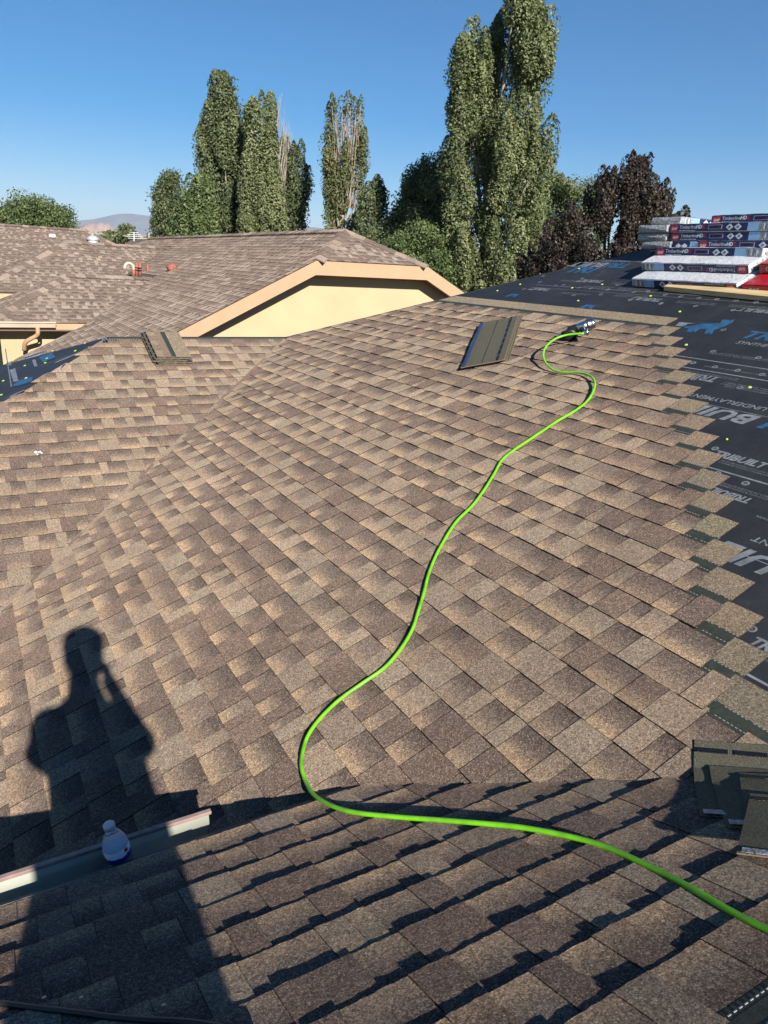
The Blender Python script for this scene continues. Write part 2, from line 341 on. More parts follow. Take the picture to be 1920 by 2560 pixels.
EXPO = 0.143

house = empty('shingled_house', (1.0, 4.0, GZ), 'house under the camera with a half reshingled brown roof and black underlayment', 'house')
def zB(x): return T5 * x - 2.0974
def zC(y): return -T5 * y - 0.9418
def zA(y): return T5 * y - 4.01
RY = 7.75; RZ = zA(RY); HX = 1.26; RBX = 6.05; RCY = 0.238; RCZ = zC(RCY)
def deck(name, pts, mat=None, th=0.035):
    m = MB(); P = [np.array(p, float) for p in pts]; nn = np.cross(P[1] - P[0], P[2] - P[1]); nn /= np.linalg.norm(nn); nn *= np.sign(nn[2])
    if np.sign(np.cross(P[1] - P[0], P[2] - P[1])[2]) > 0: m.prism([p - nn * th for p in P], nn * th)
    else: m.prism([p - nn * th for p in P[::-1]], nn * th)
    return m.build(name, mat or M['under'], house)
slopeB = deck('roof_slope', [(x, y, zB(x)) for x, y in ((-1.2, 1.3), (1.473, 1.3), (2.535, RCY), (0.797, -1.5), (RBX, -1.5), (RBX, 10.9 - RBX), (3.155, 7.745), (-1.2, 3.39))])
slopeB['label'] = 'right-hand brown roof slope crossed by the green hose'
slopeA = deck('roof_slope', [(x, y, zA(y)) for x, y in ((-1.2, 3.39), (3.16, 7.75), (HX, RY), (-3.1, 3.39))]); slopeA['label'] = 'far left roof slope facing the camera'
slopeC = deck('roof_slope', [(x, y, zC(y)) for x, y in ((-2.6, 1.80), (0.973, 1.80), (2.535, RCY), (-2.6, RCY))]); slopeC['label'] = 'near roof slope falling away to the gutter'
slopeE = deck('roof_slope', [(x, y, RZ + T5 * (x - HX)) for x, y in ((HX, RY), (-3.1, 3.39), (-3.1, 12.11))]); slopeE['label'] = 'hip end covered in black underlayment'
deck('roof_slope', [(x, y, RZ + T5 * (RY - y)) for x, y in ((HX, RY), (3.155, 7.745), (RBX, 10.9 - RBX), (RBX + 3, 12.1), (-3.1, 12.1))])
deck('roof_slope', [(x, y, RCZ + T5 * (y - RCY)) for x, y in ((-2.6, RCY), (2.535, RCY), (0.797, -1.5), (-2.6, -1.5))])
deck('roof_slope', [(x, y, zB(RBX) - T5 * (x - RBX)) for x, y in ((RBX, -1.5), (RBX, 10.9 - RBX), (RBX + 3, 12.1), (RBX + 3, -1.5))])
wm = MB()                                                    # walls under the roof
for x0, x1, y0, y1, zt in ((-2.6, 8.6, -1.2, 1.42, -1.66), (1.6, 8.6, 1.42, 7.0, -1.45), (-2.7, 8.6, 7.0, 11.8, -2.45)):
    wm.box(((x0 + x1) / 2, (y0 + y1) / 2, (GZ + zt) / 2), ((x1 - x0) / 2, 0, 0), (0, (y1 - y0) / 2, 0), (0, 0, (zt - GZ) / 2))
wm.build('wall', M['stucco'], house)

# ------------------------------------------------------------------ shingles
PAL_NEW = dict(L=[(0.262, 0.200, 0.148), (0.285, 0.218, 0.161), (0.238, 0.184, 0.140), (0.255, 0.204, 0.153)], M=[(0.160, 0.115, 0.092), (0.172, 0.121, 0.096), (0.146, 0.106, 0.088)], G=[(0.180, 0.138, 0.113), (0.192, 0.148, 0.120), (0.168, 0.128, 0.107)])
PAL_OLD = dict(L=[(0.31, 0.245, 0.205), (0.28, 0.22, 0.183), (0.25, 0.197, 0.163)], M=[(0.150, 0.112, 0.094), (0.165, 0.122, 0.10), (0.145, 0.108, 0.09)], G=[(0.175, 0.13, 0.108), (0.165, 0.125, 0.10)])
class Sh:                                                    # geometry of one shingle or of many
    def __init__(s): s.V = []; s.F = []; s.col = []; s.bnd = []; s.uv = []; s.mi = []
    def face(s, idx, col, bnd, uv, mi): s.F.append(idx); s.col.append(col); s.bnd.append(bnd); s.uv.append(uv); s.mi.append(mi)
    def merge(s, o):
        k = len(s.V); s.V += o.V; s.F += [[i + k for i in f] for f in o.F]; s.col += o.col; s.bnd += o.bnd; s.uv += o.uv; s.mi += o.mi
def block(sh, S, poly, zf, uvf, col, bnd, mi=0, base=-0.002):
    n = len(poly); o = len(sh.V)
    for u, v in poly: sh.V.append(S.P(u, v, zf(u, v)))
    for u, v in poly: sh.V.append(S.P(u, v, min(base, zf(u, v) - 0.001)))
    uv = [uvf(v) for u, v in poly]
    a = sum(poly[i][0] * poly[(i + 1) % n][1] - poly[(i + 1) % n][0] * poly[i][1] for i in range(n))
    flip = (a < 0) ^ (np.dot(np.cross(S.u, S.w), S.n) < 0)
    top = list(range(o, o + n))
    sh.face(top[::-1] if flip else top, col, bnd, uv[::-1] if flip else uv, mi)
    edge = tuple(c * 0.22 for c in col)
    for i in range(n):
        j = (i + 1) % n; q = [o + i, o + n + i, o + n + j, o + j]; u4 = [uv[i], uv[i], uv[j], uv[j]]
        sh.face(q[::-1] if flip else q, edge, (0, 0), u4[::-1] if flip else u4, mi)
def shingle(S, u0, u1, v0, e, half, seed, pal, t=0.0024, wave=0.0, du=None, head=None, strip_from=None):
    """one laminated shingle: alternating raised and recessed tabs, lower end lifted on the course below"""
    r = random.Random(seed); sh = Sh(); lift = r.uniform(-0.0005, 0.0007); ph = r.uniform(0, 6.28)
    u = u0; raised = r.random() < 0.5; ov = 0.02
    fam = 'L' if r.random() < 0.52 else 'M'
    while u < u1 - 0.004:
        w = r.choice((0.07, 0.09, 0.10, 0.12, 0.14, 0.17)) + r.uniform(-0.010, 0.012)
        if u1 - u - w < 0.05: w = u1 - u
        ub = min(u + w, u1)
        if raised:
            if r.random() < 0.25: fam = 'L' if fam == 'M' else 'M'
            col = r.choice(pal[fam]); bnd = (0.0, 0.0)
            if r.random() < 0.22: bnd = (r.uniform(0, 0.3), r.uniform(0.2, 0.6))
        else:
            col = r.choice(pal['G']); bnd = (r.uniform(0.5, 0.95), r.uniform(0.25, 0.95))
            if r.random() < 0.15: bnd = (0.1, r.uniform(0.3, 0.7))
        j = r.uniform(0.92, 1.08); col = tuple(c * j for c in col)
        ex = t if raised else 0.0
        def zf(uu, vv, ex=ex):
            k = 1 - (vv - v0) / e
            wv = wave * (math.sin(uu * 23 + ph) + 0.6 * math.sin(uu * 61 + 2 * ph) + 0.5 * math.sin(uu * 131 + 3 * ph)) * max(k, 0)
            return 0.0006 + 2 * t * max(k, -0.1) + ex + lift * max(k, 0) + wv
        g = 0.0007
        pts = [(u + g, v0 + e + ov), (u + g, v0)]
        if du:
            nn = max(2, int((ub - u) / du))
            pts += [(u + g + (ub - u - 2 * g) * q / nn, v0 + r.uniform(-0.0012, 0.0012)) for q in range(1, nn)]
        pts += [(ub - g, v0), (ub - g, v0 + e + ov)]
        pl = clip(pts, half)
        if len(pl) >= 3: block(sh, S, pl, zf, lambda vv: (vv - v0) / e, col, bnd)
        u = ub; raised = not raised
    if head:                                                 # uncovered top lap: nail strip and plain granules
        h0, h1 = head
        c0 = tuple(q * r.uniform(0.95, 1.05) for q in (0.205, 0.165, 0.118))
        for a, b, mi, z in ((e + ov, e + 0.060, 1, 0.0020), (e + 0.060, 0.335, 0, 0.0032)):
            pl = clip([(h0, v0 + b), (h0, v0 + a), (h1, v0 + a), (h1, v0 + b)], half)
            if len(pl) >= 3: block(sh, S, pl, lambda uu, vv, z=z: z - 0.004 * (vv - v0 - e) , lambda vv: 0.35, c0, (0, 0), mi)
        pl = clip([(h0, v0 + e + ov), (h0, v0 + e - 0.004), (h1, v0 + e - 0.004), (h1, v0 + e + ov)], half)
        if len(pl) >= 3: block(sh, S, pl, lambda uu, vv: 0.0014, lambda vv: 0.5, c0, (0, 0), 1)
        for vv0 in (e + 0.009, e + 0.057):
            uu = h0 + 0.004
            while uu < h1 - 0.008:
                if r.random() < 0.86:
                    pl = clip([(uu, v0 + vv0 + 0.0022), (uu, v0 + vv0), (uu + 0.0075, v0 + vv0), (uu + 0.0075, v0 + vv0 + 0.0022)], half)
                    if len(pl) >= 3: block(sh, S, pl, lambda a_, b_: 0.0027, lambda vv: 0.5, (0.6, 0.6, 0.55), (0, 0), 2)
                uu += 0.0145
    return sh if sh.F else None

PIECES = []                                                  # (score, shingle geometry, roof slope object)
def score(sh):
    V = np.asarray(sh.V); c = V.mean(0); x, y, z = proj(c)
    if z < 0.2: return 0
    inside = sum(1 for p in V[::3] for q in [proj(p)] if q[2] > 0.1 and -10 < q[0] < 1930 and -10 < q[1] < 2570) / max(1, len(V[::3]))
    top = V[:]; ext = np.ptp(V, axis=0); A = max(np.linalg.norm(ext), 0.05)
    return inside * A / (z * z)
# --- slope B (main): courses k, ends stepped to the right
vB0 = 2.8565
ENDU = {-6: -3.60, -5: -3.46, -4: -3.319, -3: -3.179, -2: -3.017, -1: -2.867, 0: -2.724, 1: -2.559, 2: -2.404, 3: -2.273, 4: -2.135, 5: -1.993, 6: -1.862, 7: -1.736, 8: -1.611, 9: -1.455, 10: -1.318, 11: -1.195}
for k in range(-6, 33):
    v = vB0 - EXPO * k; X = (v + 0.8067) / 1.0833
    ue = ENDU.get(k, -0.5 if k == 12 else (-0.8 if X > 0.9 else -1.35))
    up = ENDU.get(k - 1, ue if k > 11 else None)
    half = [SB.hp(-1, 1, 4.59 - 0.075), SB.hp(1, 1, 10.87)] + ([SB.hp(-1, -1, -2.765)] if X > 0.92 else [SB.hp(0, -1, -1.36)])
    umin = -(min(X + 0.16 + 4.59, 10.9 - X)) - 0.05
    off = 0.0 if k < 12 else ((k * 0.152) % 1.0)
    u1 = ue; q = 0
    while u1 > umin:
        u0 = u1 - (1.0 if q or not off else off)
        hd = None
        if k == -6: hd = (u0, u1)
        elif k == 12: hd = (max(u0, -1.22), u1) if u1 > -1.22 else None
        elif up is not None and k <= 11 and q == 0: hd = (up - 0.01, ue)
        s = shingle(SB, u0, u1, v, EXPO, half, 1000 * k + q, PAL_NEW, head=hd, wave=0.0004, t=0.0032)
        if s: PIECES.append([score(s), s, slopeB])
        u1 = u0; q += 1
# --- slope A
EA = 0.1519; vA0 = 6.642
for k in range(-1, 34):
    v = vA0 - EA * k; Y = v / 1.0833 + 4.01 * SN / 1.0833
    half = [SA.hp(1, -1, -4.59 + 0.02), SA.hp(-1, 1, 6.49 + 0.035 * math.sin(k * 2.1)), SA.hp(0, 1, RY)]
    u0 = Y - 6.75 - ((k * 0.41) % 1.0); q = 0
    while u0 < Y - 4.3:
        if k == -1:
            r_ = shingle(SA, u0, u0 + 1.0, v - 0.001, EA, half, 50000 + q, PAL_NEW, head=None); 
            sh = Sh(); pl = clip([(u0, v + 0.17), (u0, v + 0.004), (u0 + 1, v + 0.004), (u0 + 1, v + 0.17)], half)
            if len(pl) >= 3: block(sh, SA, pl, lambda a, b: 0.004, lambda vv: 0.5, (0.1, 0.1, 0.08), (0, 0), 1)
            uu = u0
            while uu < u0 + 1:
                pl = clip([(uu, v + 0.012), (uu, v + 0.006), (uu + 0.011, v + 0.006), (uu + 0.011, v + 0.012)], half)
                if len(pl) >= 3: block(sh, SA, pl, lambda a, b: 0.006, lambda vv: 0.5, (0.6,) * 3, (0, 0), 2)
                uu += 0.024
            s = sh if sh.F else None
        else: s = shingle(SA, u0, u0 + 1.0, v, EA, half, 50000 + 1000 * k + q, PAL_NEW, wave=0.0002)
        if s: PIECES.append([score(s), s, slopeA])
        u0 += 1.0; q += 1
# --- slope C (near)
vC0 = -2.2715
XL = {4: -0.10, 5: 0.05, 6: 0.25, 7: 0.33, 8: 0.45, 9: 0.62}
for k in range(0, 10):
    v = vC0 + EXPO * k
    half = [SC.hp(1, 1, 2.772)]
    Xl = XL.get(k, -1.6 + 0.1 * k); u1 = -Xl; umin = -2.6; q = 0
    nxt = XL.get(k + 1, 9 if k == 9 else None)
    while u1 > umin:
        ln = 1.0 if q else (0.55 + 0.1 * ((k * 3) % 5))
        u0 = u1 - ln; hd = None
        if k >= 3 and nxt is not None and u1 > -nxt: hd = (max(u0, -nxt - 0.01), u1)
        s = shingle(SC, u0, u1, v, EXPO, half, 90000 + 1000 * k + q, PAL_NEW, wave=0.0005, du=0.012, head=hd, t=0.0025)
        if s: PIECES.append([score(s), s, slopeC])
        u1 = u0; q += 1
# closed-cut valley between A and B: A's shingles carried a hand's width up onto B
vs = Sh(); rv = random.Random(5); X = -1.1
while X < 3.1:
    dx = rv.uniform(0.10, 0.16); col = rv.choice(PAL_NEW['L'] + PAL_NEW['M'] + PAL_NEW['G'])
    pl = [SB.px(*proj((xx, xx + 4.59 + o, zB(xx)))[:2]) for xx, o in ((X, -0.11), (X + dx, -0.11), (X + dx, 0.0), (X, 0.0))]
    block(vs, SB, pl, lambda a, b: 0.0035, lambda vv: 0.5, col, (0, 0)); X += dx
MS = [M['new'], M['strip'], M['dash']]
def emit_shingles(pieces, mats, limit):
    pieces.sort(key=lambda p: -p[0]); rest = {}
    for i, (sc, sh, par) in enumerate(pieces):
        if i < limit and sc > 0: mesh('shingle', sh.V, sh.F, mats, par, sh.mi, False, sh.col, sh.bnd, sh.uv)
        else: rest.setdefault(par.name, (par, Sh()))[1].merge(sh)
    for par, sh in rest.values():
        tag(mesh('shingle_field', sh.V, sh.F, mats, par, sh.mi, False, sh.col, sh.bnd, sh.uv), kind='stuff')
for s in PIECES: pass
emit_shingles(PIECES, MS, 300)
mesh('valley_strip', vs.V, vs.F, MS, slopeB, vs.mi, False, vs.col, vs.bnd, vs.uv)

# ------------------------------------------------------------------ print on the underlayment
TEXTS = []
def text(S, s, u, v, cap, h, mat, parent, flip=False, shear=0.0, bold=0.0, stretch=1.0, name='lettering', dirs=None, align='LEFT', dbg=None):
    cu = bpy.data.curves.new('txt', 'FONT'); cu.body = s; cu.size = 1.0; cu.shear = shear; cu.offset = bold; cu.align_x = align; cu.resolution_u = 2; cu.extrude = 0.0
    ob = bpy.data.objects.new('txt', cu); C.objects.link(ob); TEXTS.append((ob, S, u, v, cap, h, mat, parent, flip, stretch, name, dirs))
def flush_texts():
    bpy.context.view_layer.update(); dg = bpy.context.evaluated_depsgraph_get()
    for ob, S, u, v, cap, h, mat, parent, flip, stretch, name, dirs in TEXTS:
        me = ob.evaluated_get(dg).to_mesh(); V = np.array([x.co[:] for x in me.vertices]); F = [list(p.vertices) for p in me.polygons]; ob.evaluated_get(dg).to_mesh_clear()
        if len(V):
            k = cap / 0.70; sg = -1 if flip else 1
            if dirs is None: W = np.array([S.P(u + sg * x * k * stretch, v + sg * y * k, h) for x, y, z in V])
            else:
                p0, du_, dv_ = dirs; W = np.array([p0 + du_ * (sg * x * k * stretch) + dv_ * (sg * y * k) for x, y, z in V])
            mesh(name, W, F, mat, parent)
        bpy.data.objects.remove(ob)
    TEXTS.clear()
HP = 0.0009
def prt_poly(S, pts, mat, parent, name='printed_mark', h=HP):
    m = MB(); P = [S.P(u, v, h) for u, v in pts]; m.add(P, [list(range(len(P)))]); return m.build(name, mat, parent)
def prt_line(u0, u1, v, w, mat='print_grey', S=SB, par=None): return prt_poly(S, [(u0, v - w / 2), (u1, v - w / 2), (u1, v + w / 2), (u0, v + w / 2)], M[mat], par or slopeB, 'printed_line')
def small_print(u0, u1, v, w, n=1, flip=False, S=SB, par=None):     # rows of tiny lettering
    words = ['MANUFACTURED EXCLUSIVELY FOR', 'SEE INSTRUCTIONS FOR INSTALLATION', 'MEETS OR EXCEEDS ASTM D226 TYPE II', 'SYNTHETIC ROOFING UNDERLAYMENT']
    for i in range(n): text(S, words[(i + int(abs(u0) * 7)) % 4], u1 if flip else u0, v - i * w * 1.7, w, HP, M['print_grey'], par or slopeB, flip, stretch=abs(u1 - u0) / (w * 28))
# row 1: upright logo run
text(SB, 'SYNTHETIC ROOFING UNDERLAYMENT', -4.62, 3.795, 0.040, HP, M['print_grey'], slopeB, bold=0.012, shear=0.2, stretch=1.02)
text(SB, 'TRIBUILT', -2.99, 3.868, 0.105, HP, M['print_blue'], slopeB, shear=0.25, bold=0.035, stretch=1.15)
text(SB, 'SYNTHETIC ROOFING', -2.945, 3.778, 0.040, HP, M['print_grey'], slopeB, bold=0.012, shear=0.2)
pz = [(150, 215), (250, 205), (320, 185), (420, 185), (500, 180), (515, 150), (545, 148), (590, 155), (640, 145), (610, 180), (520, 220), (440, 245), (420, 285), (392, 285), (400, 262), (375, 282), (345, 280), (370, 237), (300, 240), (262, 266), (244, 264), (252, 247), (215, 265), (172, 260), (200, 235), (155, 225)]
prt_poly(SB, [SB.px(1670 + x * 0.2626, 760 + y * 0.2626, HP) for x, y in pz], M['print_blue'], slopeB, 'animal_emblem')
prt_poly(SB, [SB.px(1670 + x * 0.2626, 760 + y * 0.2626, HP) for x, y in ((70, 206), (108, 172), (262, 183), (172, 190), (140, 212))], M['print_grey'], slopeB)
for v, w in ((3.515, 0.010), (3.388, 0.010), (2.50, 0.010), (1.50, 0.01), (4.46, 0.006), (4.40, 0.004)): prt_line(-3.2 if v < 4 else -5.6, -0.6 if v < 4 else -3.0, v, w)
small_print(-3.00, -2.3, 3.62, 0.011, 2); small_print(-2.9, -2.3, 3.435, 0.012, 1); small_print(-3.0, -2.6, 3.36, 0.010, 2, True); small_print(-2.70, -2.2, 3.30, 0.012, 3, True)
text(SB, 'TRIBUILT', -2.70, 3.335, 0.065, HP, M['print_grey'], slopeB, True, 0.25, 0.035)
text(SB, 'SYNTHETIC ROOFING UNDERLAYMENT', -1.60, 3.118, 0.040, HP, M['print_grey'], slopeB, True, 0.12, 0.012, stretch=1.1)
text(SB, 'TRI', -1.87, 3.018, 0.098, HP, M['print_blue'], slopeB, True, 0.25, 0.035, stretch=1.4)
text(SB, 'BUILT', -2.215, 3.018, 0.098, HP, M['print_grey'], slopeB, True, 0.25, 0.035, stretch=1.4)
text(SB, 'TRIBUILT', -2.20, 2.60, 0.050, HP, M['print_grey'], slopeB, False, 0.25, 0.04, stretch=0.95)
small_print(-2.12, -1.80, 2.572, 0.010, 2); small_print(-2.1, -1.75, 2.42, 0.010, 2, True)
text(SB, 'TRIBUILT', -1.795, 2.37, 0.042, HP, M['print_grey'], slopeB, True, 0.25, 0.04, stretch=0.95)
small_print(-1.75, -1.3, 2.30, 0.013, 2, True)
text(SB, 'SYNTHETIC ROOFING UNDERLAYMENT', -0.62, 2.150, 0.034, HP, M['print_grey'], slopeB, True, 0.12, 0.012, stretch=1.15)
text(SB, 'BUILT', -1.33, 2.062, 0.105, HP, M['print_grey'], slopeB, True, 0.25, 0.035, stretch=1.2)
text(SB, 'TRIBUILT', -1.285, 1.625, 0.042, HP, M['print_grey'], slopeB, False, 0.25, 0.04); small_print(-1.25, -0.9, 1.60, 0.010, 2)
for u, v, c in ((-4.885, 4.645, 0.055), (-5.31, 4.39, 0.05), (-3.985, 4.35, 0.055), (-3.0, 4.30, 0.05)):
    text(SB, 'TRIBUILT', u, v, c, HP, M['print_grey'], slopeB, True, 0.25, 0.035, stretch=0.95)
for u, v in ((-5.4, 4.60), (-4.75, 4.60), (-4.5, 4.36), (-5.1, 4.33), (-3.85, 4.33), (-3.4, 4.33), (-4.6, 4.50), (-5.0, 4.50)): small_print(u, u + 0.38, v, 0.014, 2)
text(SB, 'TRI', -5.60, 4.80, 0.14, HP, M['print_blue'], slopeB, False, 0.25, 0.035, stretch=1.2)
text(SB, 'TRI', -4.93, 5.06, 0.11, HP, M['print_blue'], slopeB, True, 0.25, 0.035, stretch=1.2)
text(SB, 'BUILT', -5.22, 5.06, 0.11, HP, M['print_grey'], slopeB, True, 0.25, 0.035, stretch=1.1)
text(SB, 'ROOFING UNDERLAYMENT', -4.75, 5.13, 0.035, HP, M['print_grey'], slopeB, True, 0.15, 0.012)
for u, v in ((-4.62, 4.035), (-5.70, 4.12)): prt_poly(SB, [(u, v + 0.015), (u + 0.05, v + 0.03), (u + 0.07, v + 0.075), (u + 0.1, v + 0.04), (u + 0.14, v + 0.03), (u + 0.13, v + 0.10), (u + 0.02, v + 0.10)], M['print_blue'], slopeB)
# printed nail-target rings and lime cap nails
def ring(S, u, v, ro, ri, mat, par):
    m = MB(); n = 18; V = []; F = []
    for k in range(n):
        a = 2 * math.pi * k / n
        V += [S.P(u + ro * math.cos(a), v + ro * math.sin(a), HP), S.P(u + ri * math.cos(a), v + ri * math.sin(a), HP)]
    F = [[2 * k, 2 * ((k + 1) % n), 2 * ((k + 1) % n) + 1, 2 * k + 1] for k in range(n)]
    m.add(V, F); o = len(m.V); rd = ri * 0.4
    m.add([S.P(u + rd * math.cos(2 * math.pi * k / 8), v + rd * math.sin(2 * math.pi * k / 8), HP) for k in range(8)], [list(range(8))])
    m.build('printed_ring', mat, par)
rpx = [(1739, 765), (1833, 775), (1710, 812), (1809, 824), (1783, 878), (1896, 894), (1733, 907), (1787, 917), (1844, 926), (1905, 936), (1734, 947), (1850, 969), (1735, 947), (1788, 1121), (1864, 1208), (1793, 1183), (1880, 1572), (1456, 696), (1477, 721), (1409, 712), (1434, 738), (1388, 714), (1502, 736), (1329, 724), (1520, 724), (1448, 719), (1544, 712), (1585, 730), (1620, 728), (1663, 737), (1702, 741), (1747, 745), (1792, 748), (1840, 752), (1890, 756), (1576, 750), (1652, 759), (1653, 758), (1600, 712), (1358, 690), (1310, 722), (1350, 705)]
for x, y in rpx: ring(SB, *SB.px(x, y, HP), 0.018, 0.0095, M['print_grey'], slopeB)
for x, y in ((1699, 778), (1715, 861), (1874, 967), (1817, 1097), (1445, 751), (1430, 719), (1505, 710), (1626, 739), (1447, 671), (1300, 710), (1243, 726)):
    u, v = SB.px(x, y, 0.004); rr = 0.0105 if x != 1817 else 0.006
    MB().lathe(SB.P(u, v, 0.0), SB.n, [(rr, 0.0), (rr, 0.0035), (rr * 0.8, 0.005), (rr * 0.3, 0.0055)], 14).build('cap_nail', M['lime'], slopeB)
# underlayment lap seam, a raised edge across B
for v in (4.055, 3.030, 2.02): MB().prism([SB.P(u, v + d, -0.001) for u, d in ((-5.9, 0), (-0.6, 0), (-0.6, 0.004), (-5.9, 0.004))], SB.n * 0.0017).build('lap_seam', M['print_grey'] if v != 4.055 else M['under'], slopeB)
# hip end E
def epx(x, y): return SE.px(x, y, HP)
for a, b, w in (((12, 872), (27, 968), 0.012), ((95, 916), (260, 860), 0.010), ((10, 998), (70, 972), 0.01)):
    (u0, v0), (u1, v1) = epx(*a), epx(*b); d = np.array([u1 - u0, v1 - v0]); d /= np.linalg.norm(d); nn = np.array([-d[1], d[0]]) * w
    prt_poly(SE, [(u0, v0), (u1, v1), (u1 + nn[0], v1 + nn[1]), (u0 + nn[0], v0 + nn[1])], M['print_grey'], slopeE, 'printed_line')
for q in ([(97, 893), (130, 881), (139, 893), (108, 906)], [(28, 966), (47, 951), (82, 941), (80, 953), (48, 964)], [(152, 918), (166, 907), (158, 912), (150, 921)], [(60, 893), (110, 878), (110, 881), (62, 897)]):
    prt_poly(SE, [epx(x, y) for x, y in q], M['print_blue'], slopeE)
for q in ([(80, 900), (88, 898), (94, 915), (86, 917)], [(16, 907), (28, 904), (29, 913), (18, 915)], [(24, 925), (38, 920), (46, 952), (34, 955)], [(138, 905), (206, 877), (206, 880), (138, 908)], [(24, 990), (60, 974), (60, 977), (25, 993)], [(258, 843), (262, 840), (270, 848), (266, 851)], [(252, 846), (256, 843), (263, 851), (259, 853)]):
    prt_poly(SE, [epx(x, y) for x, y in q], M['print_grey'], slopeE)
for x, y in ((33, 901), (62, 914), (8, 952), (3, 987), (131, 877), (188, 877), (117, 896), (113, 907), (65, 945), (212, 858), (98, 858)):
    u, v = epx(x, y); MB().lathe(SE.P(u, v, 0), SE.n, [(0.013, 0), (0.013, 0.004), (0.006, 0.006)], 12).build('cap_nail', M['lime'], slopeE)
flush_texts()

# ------------------------------------------------------------------ gutter at the near eave
gut = empty('gutter', (0.0, 1.85, -1.80), 'cream gutter with pink brown lip along the near eave', 'gutter')
prof = [(1.772, -1.675), (1.775, -1.795), (1.845, -1.803), (1.862, -1.790), (1.870, -1.765), (1.888, -1.735), (1.893, -1.70)]
gm_ = MB(); x0, x1 = -2.6, 0.515; n = len(prof)
V = [(x0, y, z) for y, z in prof] + [(x1 - (0.035 if i < n - 2 else 0.0) * (1 - i / n), y, z) for i, (y, z) in enumerate(prof)]
gm_.add(V, [[i, i + 1, n + i + 1, n + i] for i in range(n - 1)])
go = gm_.build('trough', M['gutter_in'], gut, True); sd = go.modifiers.new('thick', 'SOLIDIFY'); sd.thickness = 0.0012
bevel(MB().box(((x0 + x1) / 2 + 0.003, 1.897, -1.6965), ((x1 - x0) / 2 + 0.006, 0, 0), (0, 0.0085, 0), (0, 0, 0.006)).build('front_lip', M['gutter_lip'], gut), 0.002)
for xx in (-1.4, -0.55, 0.345): MB().box((xx, 1.835, -1.692), (0.009, 0, 0), (0, 0.058, 0), (0, 0, 0.0012)).build('hanger_strap', M['gutter_in'], gut) if xx < -0.5 else MB().box((xx, 1.897, -1.6895), (0.003, 0, 0), (0, 0.006, 0), (0, 0, 0.0015)).build('rivet', M['gutter_lip'], gut)
MB().box((-0.85, 1.762, -1.74), (1.75, 0, 0), (0, 0.008, 0), (0, 0, 0.06)).build('fascia_board', M['fascia'], house)

# ------------------------------------------------------------------ water bottle in the gutter
bx, by, bz = 0.238, 1.836, -1.762
bt = empty('water_bottle', (bx, by, bz), 'small clear plastic water bottle with blue label standing in the gutter', 'bottle')
ax = np.array([-0.17, 0.02, 1.0]); ax /= np.linalg.norm(ax)
def glass_mat():
    m, nt, p = new_mat('clear_pet'); p.inputs['Base Color'].default_value = (0.80, 0.88, 0.93, 1); p.inputs['Roughness'].default_value = 0.07; p.inputs['IOR'].default_value = 1.22; p.inputs['Transmission Weight'].default_value = 0.9; return m
M['pet'] = glass_mat()
R0 = 0.0365
prof = [(R0 * 0.86, 0.0), (R0, 0.006)] + [(R0 - (0.0022 if i % 2 else 0), 0.010 + i * 0.0065) for i in range(9)] + [(R0, 0.07), (R0, 0.112), (R0 * 0.985, 0.118), (R0 * 0.9, 0.130), (R0 * 0.72, 0.146), (R0 * 0.48, 0.162), (0.0135, 0.170), (0.0132, 0.176)]
MB().lathe((bx, by, bz), ax, prof, 32).build('body', M['pet'], bt, True)
MB().lathe((bx, by, bz), ax, [(0.0125, 0.174), (0.0165, 0.1745), (0.0168, 0.188), (0.0150, 0.1905), (0.006, 0.191)], 28).build('cap', M['white'], bt, True)
def label_mat():
    m, nt, p = new_mat('bottle_label'); setp(p, 0.35, 0.4); tc = N(nt, 'ShaderNodeNewGeometry'); vm = N(nt, 'ShaderNodeVectorMath', operation='DOT_PRODUCT'); sub = N(nt, 'ShaderNodeVectorMath', operation='SUBTRACT')
    sub.inputs[1].default_value = (bx, by, bz); vm.inputs[1].default_value = tuple(ax); nt.links.new(tc.outputs['Position'], sub.inputs[0]); nt.links.new(sub.outputs[0], vm.inputs[0])
    nz = N(nt, 'ShaderNodeTexNoise'); nz.inputs['Scale'].default_value = 110; nz.inputs['Detail'].default_value = 3; nt.links.new(tc.outputs['Position'], nz.inputs['Vector'])
    h = mth(nt, 'ADD', vm.outputs['Value'], mth(nt, 'MULTIPLY', mth(nt, 'SUBTRACT', nz.outputs[0], 0.5), 0.022)); f = mth(nt, 'GREATER_THAN', h, 0.086)
    nt.links.new(mix(nt, f, (0.012, 0.025, 0.26), (0.70, 0.76, 0.86)), p.inputs['Base Color']); return m
lb = MB().lathe((bx, by, bz), ax, [(R0 + 0.0006, 0.068), (R0 + 0.0007, 0.0681), (R0 + 0.0007, 0.108), (R0 + 0.0006, 0.1081)], 40).build('label', label_mat(), bt, True)
vd = -np.array([bx, by, bz]); vd -= ax * (vd @ ax); vd /= np.linalg.norm(vd); sd_ = np.cross(ax, vd); dd = vd * 0.80 + sd_ * 0.60; tt = np.cross(ax, dd)
MB().box(np.array([bx, by, bz]) + ax * 0.101 + dd * (R0 + 0.0012), tt * 0.0055, ax * 0.0055, dd * 0.0006).build('red_logo', M['red'], bt)
MB().lathe((bx, by, bz), ax, [(R0 * 0.80, 0.004), (R0 * 0.9, 0.012), (R0 * 0.9, 0.112), (R0 * 0.86, 0.124), (0.004, 0.125)], 28).build('water', M['pet'], bt, True)

